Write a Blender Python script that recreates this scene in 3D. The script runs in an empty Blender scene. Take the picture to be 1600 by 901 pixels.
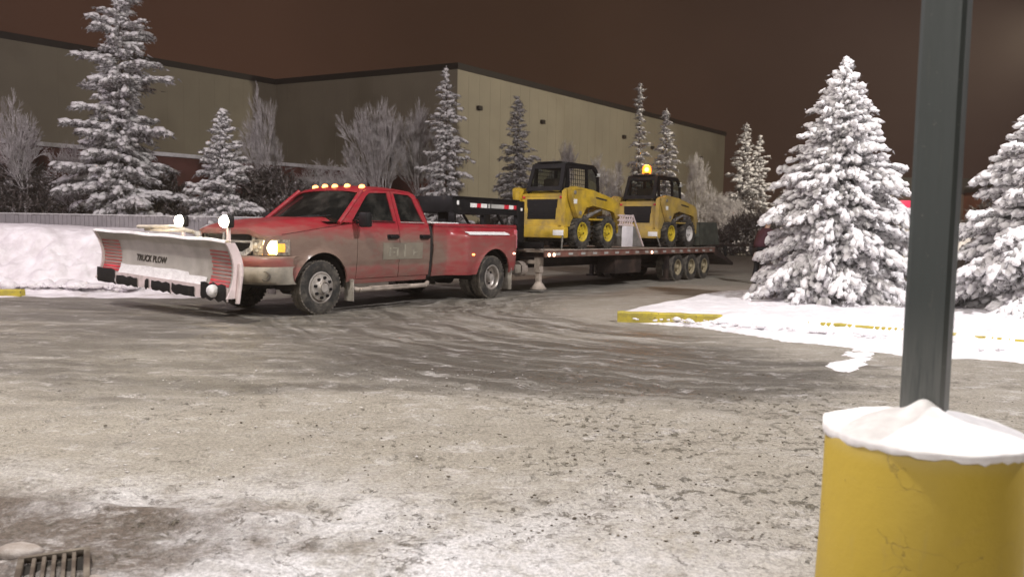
import bpy, bmesh, math, random
import numpy as np
from mathutils import Vector, Matrix
from mathutils.geometry import tessellate_polygon
PI = math.pi
R = math.radians
random.seed(7)
rng = np.random.default_rng(11)
sc = bpy.context.scene
col = sc.collection

# ---------------------------------------------------------------- camera
F_PX, CAM_H, HOR_Y, ROLL = 1230.0, 1.30, 359.0, math.atan(0.0175)
cd = bpy.data.cameras.new('camera')
cam = bpy.data.objects.new('camera', cd)
col.objects.link(cam)
cd.sensor_width = 36.0
cd.lens = 36.0 * F_PX / 1600.0
cd.clip_start = 0.05
cd.clip_end = 3000
cam.location = (0, 0, CAM_H)
pitch = math.atan((450.5 - HOR_Y) / F_PX)
cam.rotation_mode = 'QUATERNION'
cam.rotation_quaternion = (Matrix.Rotation(PI / 2 - pitch, 3, 'X') @ Matrix.Rotation(ROLL, 3, 'Z')).to_quaternion()
cd.dof.use_dof = True
cd.dof.focus_distance = 7.5
cd.dof.aperture_fstop = 2.8
sc.camera = cam

# ---------------------------------------------------------------- world: city-lit night cloud
w = bpy.data.worlds.new('World')
sc.world = w
w.use_nodes = True
wn, wl = w.node_tree.nodes, w.node_tree.links
wn.clear()
tc = wn.new('ShaderNodeTexCoord')
sep = wn.new('ShaderNodeSeparateXYZ'); wl.new(tc.outputs['Generated'], sep.inputs[0])
mr = wn.new('ShaderNodeMapRange'); mr.inputs['From Min'].default_value = -0.55; mr.inputs['From Max'].default_value = 0.6
wl.new(sep.outputs['X'], mr.inputs['Value'])
ramp = wn.new('ShaderNodeValToRGB')
ramp.color_ramp.elements[0].color = (0.0455, 0.0200, 0.0125, 1)
ramp.color_ramp.elements[1].color = (0.0345, 0.0190, 0.0160, 1)
e = ramp.color_ramp.elements.new(0.55); e.color = (0.0420, 0.0215, 0.0128, 1)
wl.new(mr.outputs[0], ramp.inputs[0])
nz = wn.new('ShaderNodeTexNoise'); nz.inputs['Scale'].default_value = 3.0; nz.inputs['Detail'].default_value = 6
wl.new(tc.outputs['Generated'], nz.inputs['Vector'])
mr2 = wn.new('ShaderNodeMapRange'); mr2.inputs['From Min'].default_value = .3; mr2.inputs['From Max'].default_value = .7
mr2.inputs['To Min'].default_value = .84; mr2.inputs['To Max'].default_value = 1.22
wl.new(nz.outputs['Fac'], mr2.inputs['Value'])
mz = wn.new('ShaderNodeMapRange'); mz.inputs['From Min'].default_value = 0; mz.inputs['From Max'].default_value = .5
mz.inputs['To Min'].default_value = 1.12; mz.inputs['To Max'].default_value = .85
wl.new(sep.outputs['Z'], mz.inputs['Value'])
mu = wn.new('ShaderNodeMath'); mu.operation = 'MULTIPLY'
wl.new(mr2.outputs[0], mu.inputs[0]); wl.new(mz.outputs[0], mu.inputs[1])
bg = wn.new('ShaderNodeBackground')
wl.new(ramp.outputs[0], bg.inputs['Color']); wl.new(mu.outputs[0], bg.inputs['Strength'])
wo = wn.new('ShaderNodeOutputWorld'); wl.new(bg.outputs[0], wo.inputs['Surface'])

# ---------------------------------------------------------------- car park lamps, unseen outside the frame (lights alone, no heads or poles built)
def unseen_lamp(name, loc, power, color, radius=0.3):
    d = bpy.data.lights.new(name, 'POINT'); d.energy = power; d.color = color; d.shadow_soft_size = radius
    o = bpy.data.objects.new(name, d); o.location = loc; col.objects.link(o); return o
unseen_lamp('unseen_lamp', (-4.6, 4.2, 11.0), 5200, (1.0, 0.945, 0.86))
unseen_lamp('unseen_lamp', (10.3, 6.2, 12.0), 9200, (1.0, 0.96, 0.96))
unseen_lamp('unseen_lamp', (-3.1, -6.0, 5.0), 1500, (1.0, 0.95, 0.90))  # added fill lamp behind the camera, brightens the front of the yellow base
unseen_lamp('unseen_lamp', (-15.5, 10.5, 9.0), 3600, (1.0, 0.88, 0.97))
fl_d = bpy.data.lights.new('wall_flood_lamp', 'SPOT'); fl_d.energy = 26000; fl_d.color = (1.0, 0.91, 0.74); fl_d.spot_size = R(116); fl_d.spot_blend = .5; fl_d.shadow_soft_size = .3
fl_o = bpy.data.objects.new('wall_flood_lamp', fl_d); fl_o.location = (30.5, 44.0, 13.0); col.objects.link(fl_o)
fl_o.rotation_mode = 'QUATERNION'; fl_o.rotation_quaternion = (Vector((12, 76, 4)) - Vector((30.5, 44, 13))).to_track_quat('-Z', 'Y')

vs = sc.view_settings
sc.display_settings.display_device = 'sRGB'
vs.view_transform = 'Standard'; vs.look = 'None'; vs.exposure = 0.0; vs.gamma = 1.0; vs.use_curve_mapping = False
sc.render.engine = 'CYCLES'
sc.cycles.use_denoising = True
sc.cycles.max_bounces = 6
sc.cycles.transparent_max_bounces = 12

# ================================================================ materials
class NT:
    def __init__(s, name):
        s.m = bpy.data.materials.new(name); s.m.use_nodes = True
        s.t = s.m.node_tree; s.t.nodes.clear()
        s.out = s.t.nodes.new('ShaderNodeOutputMaterial')
        s.b = s.t.nodes.new('ShaderNodeBsdfPrincipled')
        s.t.links.new(s.b.outputs[0], s.out.inputs[0])
        s.tc = s.t.nodes.new('ShaderNodeTexCoord')
    def lk(s, a, b): s.t.links.new(a, b)
    def set(s, sock, v):
        if isinstance(v, bpy.types.NodeSocket): s.lk(v, sock)
        elif isinstance(v, tuple) and len(v) == 3 and sock.type == 'RGBA': sock.default_value = (*v, 1)
        else: sock.default_value = v
    def coord(s, which='Object', scale=(1, 1, 1)):
        mp = s.t.nodes.new('ShaderNodeMapping'); mp.inputs['Scale'].default_value = scale
        s.lk(s.tc.outputs[which], mp.inputs[0]); return mp.outputs[0]
    def noise(s, vec, scale=5, detail=4, rough=.55, dist=0):
        n = s.t.nodes.new('ShaderNodeTexNoise'); n.inputs['Scale'].default_value = scale
        n.inputs['Detail'].default_value = detail; n.inputs['Roughness'].default_value = rough
        n.inputs['Distortion'].default_value = dist
        s.lk(vec, n.inputs['Vector']); return n.outputs['Fac']
    def vor(s, vec, scale=5, feature='F1'):
        n = s.t.nodes.new('ShaderNodeTexVoronoi'); n.inputs['Scale'].default_value = scale; n.feature = feature
        s.lk(vec, n.inputs['Vector']); return n.outputs['Distance']
    def math(s, op, a, b=0.0, c=0.0):
        n = s.t.nodes.new('ShaderNodeMath'); n.operation = op
        s.set(n.inputs[0], a); s.set(n.inputs[1], b)
        if op in ('MULTIPLY_ADD', 'COMPARE', 'SMOOTH_MIN'): s.set(n.inputs[2], c)
        return n.outputs[0]
    def ss(s, v, a, b, lo=0.0, hi=1.0):
        n = s.t.nodes.new('ShaderNodeMapRange'); n.interpolation_type = 'SMOOTHSTEP'
        s.set(n.inputs['Value'], v)
        n.inputs['From Min'].default_value = a; n.inputs['From Max'].default_value = b
        n.inputs['To Min'].default_value = lo; n.inputs['To Max'].default_value = hi
        return n.outputs[0]
    def mix(s, f, a, b):
        n = s.t.nodes.new('ShaderNodeMix'); n.data_type = 'RGBA'
        s.set(n.inputs[0], f); s.set(n.inputs[6], a); s.set(n.inputs[7], b); return n.outputs[2]
    def xyz(s, vec):
        n = s.t.nodes.new('ShaderNodeSeparateXYZ'); s.lk(vec, n.inputs[0]); return n.outputs
    def comb(s, x, y, z):
        n = s.t.nodes.new('ShaderNodeCombineXYZ')
        s.set(n.inputs[0], x); s.set(n.inputs[1], y); s.set(n.inputs[2], z); return n.outputs[0]
    def bump(s, h, strength=.3, dist=.02):
        n = s.t.nodes.new('ShaderNodeBump'); n.inputs['Strength'].default_value = strength
        n.inputs['Distance'].default_value = dist; s.lk(h, n.inputs['Height'])
        s.lk(n.outputs[0], s.b.inputs['Normal'])
    def upness(s):
        g = s.t.nodes.new('ShaderNodeNewGeometry'); return s.xyz(g.outputs['Normal'])[2]

MATS = {}
def simple(name, color, rough=.6, metal=0.0, var=.25, scale=8, bump=.0, emit=None, es=0.0, dirt=None, dirtamt=.4, spec=.5, coat=0.0):
    n = NT(name); v = n.coord('Object')
    f = n.noise(v, scale, 5)
    lo = tuple(c * (1 - var) for c in color); hi = tuple(min(1, c * (1 + var)) for c in color)
    c = n.mix(n.ss(f, .3, .7), lo, hi)
    if dirt:
        f2 = n.noise(v, scale * .45, 6, .65)
        c = n.mix(n.ss(f2, .62 - dirtamt * .4, .75), c, dirt)
    n.set(n.b.inputs['Base Color'], c)
    n.set(n.b.inputs['Roughness'], n.ss(f, .2, .8, max(0, rough - .08), min(1, rough + .08)))
    n.b.inputs['Metallic'].default_value = metal
    n.b.inputs['Specular IOR Level'].default_value = spec
    n.b.inputs['Coat Weight'].default_value = coat
    if emit:
        n.b.inputs['Emission Color'].default_value = (*emit, 1); n.b.inputs['Emission Strength'].default_value = es
    if bump: n.bump(n.noise(v, scale * 3, 4), bump)
    MATS[name] = n.m; return n.m

def paint_red():
    n = NT('dirty_red_paint'); v = n.coord('Object')
    x, y, z = n.xyz(v)
    f = n.noise(v, 1.6, 6, .6); f2 = n.noise(n.coord('Object', (1, 1, 3)), 5, 6, .65)
    red = (0.31, 0.017, 0.030)
    mud = n.mix(f2, (0.125, 0.095, 0.070), (0.23, 0.185, 0.145))
    # salt and mud film: strongest in a band from bumper height to under the windows
    h = n.ss(z, 1.38, .98)
    fr = n.ss(x, .95, 1.35, .40, 1.0)           # rear fender stays redder
    low = n.ss(z, .74, .66, 1.0, .62)
    k = n.math('MULTIPLY', n.math('MULTIPLY', h, fr), low)
    hood = n.ss(x, 4.0, 4.9, 0, .2)
    k = n.math('ADD', n.math('MULTIPLY', k, n.ss(f, .2, .68, .55, 1.0)), n.math('MULTIPLY', n.ss(f2, .35, .75), .22))
    nose = n.math('MULTIPLY', n.ss(x, 4.35, 4.9), n.ss(z, .9, .8))
    k = n.math('MULTIPLY', k, n.math('SUBTRACT', 1.0, n.math('MULTIPLY', nose, .65)))
    k = n.math('MINIMUM', n.math('ADD', n.math('MULTIPLY', k, 1.12), n.math('MULTIPLY', hood, f)), .90)
    c = n.mix(k, red, mud)
    n.set(n.b.inputs['Base Color'], c)
    n.set(n.b.inputs['Roughness'], n.ss(k, 0, .8, .30, .8))
    n.b.inputs['Coat Weight'].default_value = .25; n.b.inputs['Coat Roughness'].default_value = .2
    n.bump(f2, .08, .01)
    return n.m
M_RED = paint_red()
M_BLK = simple('black_metal', (.0065, .0065, .0075), .5, 0, .3, 12, dirt=(.03, .026, .023), dirtamt=.1, spec=.3)
M_CHAS = simple('muddy_underbody', (.022, .019, .017), .8, 0, .4, 6, .2)
M_RUB = simple('tyre_rubber', (.022, .021, .020), .8, 0, .3, 14, .3, dirt=(.13, .115, .095), dirtamt=.55)
M_TREAD = simple('tyre_tread_caked', (.14, .125, .105), .85, 0, .4, 14, .4)
M_RIM = simple('dirty_alloy_rim', (.48, .45, .42), .42, .45, .2, 9, dirt=(.24, .20, .17), dirtamt=.45)
M_CHR = simple('dull_chrome', (.58, .57, .55), .3, .45, .15, 9, dirt=(.25, .22, .19), dirtamt=.45)
M_BMP = simple('salt_caked_bumper', (.27, .245, .205), .65, .1, .25, 6, dirt=(.16, .135, .11), dirtamt=.4)
M_FLAP = simple('salted_mud_flap', (.36, .33, .29), .8, 0, .25, 6, dirt=(.2, .17, .14))
M_SNOW = None
def snow(name='snow', a=(.72, .70, .71), b=(.86, .85, .86), sc_=9, dirt=None, bs=.35, bd=.03):
    n = NT(name); v = n.coord('Object')
    f = n.noise(v, sc_, 6, .6); f2 = n.noise(v, sc_ * 4, 4, .6)
    c = n.mix(n.ss(f, .3, .7), a, b)
    if dirt: c = n.mix(n.ss(n.noise(v, sc_ * .3, 6, .7), .56, .72), c, dirt)
    n.set(n.b.inputs['Base Color'], c); n.b.inputs['Roughness'].default_value = .7
    n.b.inputs['Specular IOR Level'].default_value = .25
    n.bump(n.math('ADD', f, n.math('MULTIPLY', f2, .4)), bs, bd)
    return n.m
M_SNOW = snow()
M_SNOWD = snow('ploughed_snow', (.60, .56, .58), (.80, .77, .80), 3, (.42, .37, .34), .5, .06)
M_ROADSNOW = snow('trodden_snow', (.5, .46, .44), (.72, .69, .69), 3, (.3, .26, .22), .5, .05)
M_FROST = snow('frosted_bark', (.36, .33, .33), (.74, .71, .72), 3)
def needles(name, c0, c1, frost):
    n = NT(name); v = n.coord('Object'); f = n.noise(v, 2.5, 4)
    c = n.mix(f, c0, c1)
    f2 = n.noise(v, 14, 3)
    c = n.mix(n.ss(f2, .72 - frost, .80 - frost * .3), c, (.5, .48, .5))
    n.set(n.b.inputs['Base Color'], c); n.b.inputs['Roughness'].default_value = .8
    return n.m
M_NEED = needles('frosted_needles', (.075, .080, .072), (.165, .165, .158), .40)
M_NEEDF = needles('dark_needles', (.060, .048, .043), (.115, .095, .088), .20)
M_BARK = simple('bark', (.07, .05, .04), .9, 0, .3, 10, .4)
def glass(name, tint=(.02, .022, .022), tr=.35):
    n = NT(name)
    t = n.t.nodes.new('ShaderNodeBsdfTransparent'); t.inputs[0].default_value = (*[c for c in (.38, .42, .40)], 1)
    n.b.inputs['Base Color'].default_value = (*tint, 1); n.b.inputs['Roughness'].default_value = .12
    ms = n.t.nodes.new('ShaderNodeMixShader'); ms.inputs[0].default_value = tr
    n.lk(n.b.outputs[0], ms.inputs[1]); n.lk(t.outputs[0], ms.inputs[2]); n.lk(ms.outputs[0], n.out.inputs[0])
    v = n.coord('Object'); f = n.noise(v, 3, 5)
    n.set(n.b.inputs['Base Color'], n.mix(n.ss(f, .4, .75), tint, (.06, .058, .052)))
    return n.m
M_GLASS = glass('smoked_glass', (.008, .010, .010), .28)
M_CLEAR = glass('cab_glass', (.02, .02, .018), .8)
def emis(name, c, s, base=None):
    n = NT(name); n.b.inputs['Base Color'].default_value = (*(base or c), 1)
    v = n.coord('Object'); f = n.noise(v, 40, 2)
    n.b.inputs['Emission Color'].default_value = (*c, 1)
    n.set(n.b.inputs['Emission Strength'], n.math('MULTIPLY', n.ss(f, .2, .8, .85, 1.15), s))
    return n.m
M_LAMPW = emis('lit_work_lamp', (1.0, .90, .72), 14)
M_LAMPH = emis('lit_headlamp', (1.0, .82, .45), 9)
M_AMBL = emis('lit_amber_lamp', (1.0, .36, .09), 6)
M_AMBR = emis('lit_turn_lens', (1.0, .50, .08), .9, (.7, .3, .03))
M_BEACC = emis('beacon_bulb', (1.0, .62, .26), 16)
_n = NT('lit_beacon_lens'); _tr = _n.t.nodes.new('ShaderNodeBsdfTransparent'); _tr.inputs[0].default_value = (1, .7, .35, 1)
_n.b.inputs['Base Color'].default_value = (.7, .25, .02, 1); _n.b.inputs['Emission Color'].default_value = (1, .26, .02, 1); _n.b.inputs['Emission Strength'].default_value = 3.2
_ms = _n.t.nodes.new('ShaderNodeMixShader'); _ms.inputs[0].default_value = .5
_n.lk(_n.b.outputs[0], _ms.inputs[1]); _n.lk(_tr.outputs[0], _ms.inputs[2]); _n.lk(_ms.outputs[0], _n.out.inputs[0]); M_BEAC = _n.m
M_MARK = emis('lit_marker', (1.0, .62, .42), 6)
M_REDL = emis('lit_red_sign', (1.0, .06, .16), .75, (.5, .02, .05))
M_YEL = simple('machine_yellow', (.50, .335, .025), .5, 0, .18, 4, dirt=(.22, .16, .07), dirtamt=.45)
M_YELLIT = simple('tan_lit_machine_yellow', (.42, .29, .06), .6, 0, .18, 4, dirt=(.28, .21, .11), dirtamt=.5)  # rear loader's yellow with its tanner light put into the colour
M_YRIM = simple('yellow_rim', (.56, .43, .03), .5, 0, .12, 6, dirt=(.3, .24, .09), dirtamt=.2)
M_WRIM = simple('pale_rim', (.62, .60, .58), .6, 0, .12, 6)
M_GRY = simple('grey_steel', (.22, .21, .20), .55, .2, .25, 7, dirt=(.3, .28, .26), dirtamt=.3)
M_WHT = simple('scuffed_white_paint', (.70, .59, .59), .5, 0, .1, 6, dirt=(.4, .36, .33), dirtamt=.25)
M_PLOW = simple('dirty_blade_face', (.42, .395, .365), .5, .0, .14, 3, dirt=(.31, .285, .25), dirtamt=.45)
M_PLRED = simple('faded_red_stripe', (.58, .035, .05), .6, 0, .25, 5, dirt=(.28, .15, .13), dirtamt=.35)
M_PLRED2 = simple('dirty_red_stripe', (.34, .085, .075), .6, 0, .25, 5, dirt=(.32, .19, .16), dirtamt=.4)
M_GREEN = simple('dark_bucket_paint', (.055, .062, .052), .55, .1, .3, 5, dirt=(.12, .12, .10))
M_TRL = simple('trailer_frame', (.020, .014, .013), .6, 0, .3, 5, dirt=(.07, .045, .035), dirtamt=.4)
M_RAIL = simple('rust_red_side_rail', (.16, .065, .05), .6, 0, .3, 5, dirt=(.24, .19, .15), dirtamt=.5)
M_WOOD = simple('snowy_deck_plank', (.24, .19, .15), .85, 0, .3, 6, .3, dirt=(.45, .42, .40), dirtamt=.5)
M_TAPEW = simple('white_reflective_tape', (.8, .8, .78), .4, 0, .08, 6)
M_TAPER = simple('red_reflective_tape', (.55, .02, .04), .4, 0, .08, 6)
M_TAPEG = simple('grey_reflective_tape', (.42, .42, .40), .5, 0, .15, 6)
M_TAN = simple('salted_steel', (.34, .29, .25), .8, 0, .25, 7)
M_TRIM = simple('trailer_rim', (.34, .29, .19), .7, 0, .25, 7)
M_BEIGE = simple('seat_fabric', (.10, .07, .055), .9, 0, .2, 6)
M_WALL = simple('beige_metal_cladding', (.325, .290, .222), .85, 0, .08, .25, dirt=(.26, .225, .165), dirtamt=.3)
M_COPE = simple('dark_roof_coping', (.02, .015, .012), .7)
M_ANX = simple('dark_brick_red_wall', (.14, .055, .045), .85, 0, .2, .6)
M_FENCE = simple('pale_fence_board', (.36, .34, .36), .8, 0, .12, 2)
M_POLE = simple('dark_green_pole_paint', (.036, .045, .044), .55, 0, .1, 2, dirt=(.075, .08, .075), dirtamt=.2)

# ================================================================ mesh helpers
class MB:
    def __init__(s): s.v = []; s.f = []; s.mi = []; s.M = Matrix.Identity(4)
    def add(s, vs_, fs, mi=0, M=None):
        b = len(s.v); T = s.M @ M if M is not None else s.M
        s.v += [tuple(T @ Vector(p)) for p in vs_]
        s.f += [tuple(b + i for i in f) for f in fs]; s.mi += [mi] * len(fs); return s
    def box(s, a, b, bev=0.0, mi=0, M=None):
        (x0, y0, z0), (x1, y1, z1) = a, b
        if bev <= 0:
            vs_ = [(x, y, z) for z in (z0, z1) for y in (y0, y1) for x in (x0, x1)]
            fs = [(0, 2, 3, 1), (4, 5, 7, 6), (0, 1, 5, 4), (2, 6, 7, 3), (0, 4, 6, 2), (1, 3, 7, 5)]
            return s.add(vs_, fs, mi, M)
        bm = bmesh.new(); bmesh.ops.create_cube(bm, size=1)
        for v in bm.verts:
            v.co = Vector(((x0 + x1) / 2 + v.co.x * (x1 - x0), (y0 + y1) / 2 + v.co.y * (y1 - y0), (z0 + z1) / 2 + v.co.z * (z1 - z0)))
        bmesh.ops.bevel(bm, geom=bm.edges[:], offset=bev, segments=2, affect='EDGES', profile=.6)
        return s.bm(bm, mi, M)
    def bm(s, bm, mi=0, M=None):
        bm.verts.index_update()
        s.add([v.co[:] for v in bm.verts], [tuple(v.index for v in f.verts) for f in bm.faces], mi, M); bm.free(); return s
    def cyl(s, p, q, r, r2=None, n=16, mi=0, cap=True):
        p, q = Vector(p), Vector(q); r2 = r if r2 is None else r2
        d = (q - p).normalized(); a = d.orthogonal().normalized(); b = d.cross(a)
        vs_ = []
        for c, rr in ((p, r), (q, r2)):
            for i in range(n):
                t = 2 * PI * i / n; vs_.append(tuple(c + (a * math.cos(t) + b * math.sin(t)) * rr))
        fs = [(i, (i + 1) % n, n + (i + 1) % n, n + i) for i in range(n)]
        if cap: fs += [tuple(range(n - 1, -1, -1)), tuple(range(n, 2 * n))]
        return s.add(vs_, fs, mi)
    def tube(s, pts, r, n=10, mi=0):
        for a, b in zip(pts[:-1], pts[1:]): s.cyl(a, b, r, n=n, mi=mi)
        return s
    def lathe(s, prof, axis='y', n=28, mi=0, M=None, close=False):
        vs_ = []
        for (r_, h) in prof:
            for i in range(n):
                t = 2 * PI * i / n; c, d = r_ * math.cos(t), r_ * math.sin(t)
                vs_.append((c, h, d) if axis == 'y' else (c, d, h))
        fs = []
        m = len(prof)
        for k in range(m - (0 if close else 1)):
            k2 = (k + 1) % m
            for i in range(n):
                j = (i + 1) % n
                f = (k * n + i, k * n + j, k2 * n + j, k2 * n + i)
                fs.append(f if axis == 'z' else f[::-1])
        return s.add(vs_, fs, mi, M)
    def grid(s, fn, us, vv, mi=0, M=None, flip=False):
        nu, nv = len(us), len(vv)
        vs_ = [fn(u, v) for u in us for v in vv]
        fs = []
        for i in range(nu - 1):
            for j in range(nv - 1):
                f = (i * nv + j, (i + 1) * nv + j, (i + 1) * nv + j + 1, i * nv + j + 1)
                fs.append(f[::-1] if flip else f)
        return s.add(vs_, fs, mi, M)
    def prism(s, poly, y0, y1, mi=0, M=None):
        # poly in (x,z), extruded along y
        n = len(poly)
        vs_ = [(x, y0, z) for x, z in poly] + [(x, y1, z) for x, z in poly]
        fs = [(i, (i + 1) % n, n + (i + 1) % n, n + i) for i in range(n)]
        for t in tessellate_polygon([[Vector((x, z, 0)) for x, z in poly]]):
            fs.append(tuple(t)); fs.append(tuple(n + i for i in t[::-1]))
        return s.add(vs_, fs, mi, M)
    def panel(s, outline, holes, fn, xs=(), zs=(), depth=(0, -.03, 0), mi=0, flip=False):
        loops = [[Vector((x, z, 0)) for x, z in L] for L in [outline] + list(holes)]
        tris = tessellate_polygon(loops)
        bm = bmesh.new(); vv = [bm.verts.new((p.x, 0, p.y)) for L in loops for p in L]
        for t in tris:
            try: bm.faces.new([vv[i] for i in t])
            except ValueError: pass
        for xx in xs: bmesh.ops.bisect_plane(bm, geom=bm.verts[:] + bm.edges[:] + bm.faces[:], plane_co=(xx, 0, 0), plane_no=(1, 0, 0), dist=1e-4)
        for zz in zs: bmesh.ops.bisect_plane(bm, geom=bm.verts[:] + bm.edges[:] + bm.faces[:], plane_co=(0, 0, zz), plane_no=(0, 0, 1), dist=1e-4)
        bmesh.ops.dissolve_degenerate(bm, dist=1e-4, edges=bm.edges[:])
        for v in bm.verts: v.co = Vector(fn(v.co.x, v.co.z))
        bmesh.ops.recalc_face_normals(bm, faces=bm.faces[:])
        if depth:
            be = [e_ for e_ in bm.edges if e_.is_boundary]
            r_ = bmesh.ops.extrude_edge_only(bm, edges=be)
            d = Vector(depth)
            for g in r_['geom']:
                if isinstance(g, bmesh.types.BMVert): g.co += d
        return s.bm(bm, mi)
    def mirrored(s):
        o = MB(); o.v = [(x, -y, z) for x, y, z in s.v]; o.f = [f[::-1] for f in s.f]; o.mi = list(s.mi); return o
    def mesh(s, name, mats, smooth=40):
        me = bpy.data.meshes.new(name); me.from_pydata(s.v, [], s.f)
        for m in (mats if isinstance(mats, (list, tuple)) else [mats]): me.materials.append(m)
        me.polygons.foreach_set('material_index', s.mi)
        me.validate(); me.update()
        if smooth:
            me.shade_smooth(); me.set_sharp_from_angle(angle=R(smooth))
        return me

def rotm(rz=0, ry=0, rx=0, loc=(0, 0, 0)):
    return Matrix.Translation(loc) @ Matrix.Rotation(rz, 4, 'Z') @ Matrix.Rotation(ry, 4, 'Y') @ Matrix.Rotation(rx, 4, 'X')
def tag(o, label=None, cat=None, group=None, kind=None):
    for k, v in (('label', label), ('category', cat), ('group', group), ('kind', kind)):
        if v: o[k] = v
    return o
def thing(name, label, cat, loc=(0, 0, 0), rz=0, group=None):
    o = bpy.data.objects.new(name, None); col.objects.link(o)
    o.location = loc; o.rotation_euler = (0, 0, rz); o.empty_display_size = .2
    return tag(o, label, cat, group)
def obj(name, mb, mats, parent=None, smooth=40, loc=(0, 0, 0), rot=(0, 0, 0), label=None):
    me = mb if isinstance(mb, bpy.types.Mesh) else mb.mesh(name, mats, smooth)
    o = bpy.data.objects.new(name, me); col.objects.link(o)
    o.location = loc; o.rotation_euler = rot
    if parent: o.parent = parent
    if label: o['label'] = label
    return o
def sub(name, parent, loc=(0, 0, 0), rot=(0, 0, 0)):
    o = bpy.data.objects.new(name, None); col.objects.link(o); o.parent = parent
    o.location = loc; o.rotation_euler = rot; o.empty_display_size = .1; return o
def copy_tree(o, parent=None):
    c = o.copy(); col.objects.link(c)
    if parent: c.parent = parent
    for ch in list(o.children): copy_tree(ch, c)
    return c
def lin(a, b, n): return [a + (b - a) * i / (n - 1) for i in range(n)]
def np_mesh(name, V, Fc, mats, mi=None, smooth=True):
    me = bpy.data.meshes.new(name); nv, nf = len(V), len(Fc); k = Fc.shape[1]
    me.vertices.add(nv); me.vertices.foreach_set('co', np.asarray(V, np.float32).ravel())
    me.loops.add(nf * k); me.loops.foreach_set('vertex_index', np.asarray(Fc, np.int32).ravel())
    me.polygons.add(nf); me.polygons.foreach_set('loop_start', np.arange(0, nf * k, k, dtype=np.int32))
    me.polygons.foreach_set('loop_total', np.full(nf, k, np.int32))
    for m in mats: me.materials.append(m)
    if mi is not None: me.polygons.foreach_set('material_index', np.asarray(mi, np.int32))
    me.update(calc_edges=True)
    if smooth: me.shade_smooth()
    return me
# value noise for heights
_T = np.random.default_rng(5).random((256, 256))
def vnoise(x, y):
    xi = np.floor(x).astype(int); yi = np.floor(y).astype(int); fx = x - xi; fy = y - yi
    fx = fx * fx * (3 - 2 * fx); fy = fy * fy * (3 - 2 * fy)
    a = _T[xi & 255, yi & 255]; b = _T[(xi + 1) & 255, yi & 255]; c = _T[xi & 255, (yi + 1) & 255]; d = _T[(xi + 1) & 255, (yi + 1) & 255]
    return (a * (1 - fx) + b * fx) * (1 - fy) + (c * (1 - fx) + d * fx) * fy - .5
def fbm(x, y, o=4):
    s = 0; a = 1.0
    for i in range(o): s = s + a * vnoise(x * 2 ** i + 17 * i, y * 2 ** i + 31 * i); a *= .5
    return s
def sstep(x, a, b):
    t = np.clip((x - a) / (b - a), 0, 1); return t * t * (3 - 2 * t)

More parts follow.
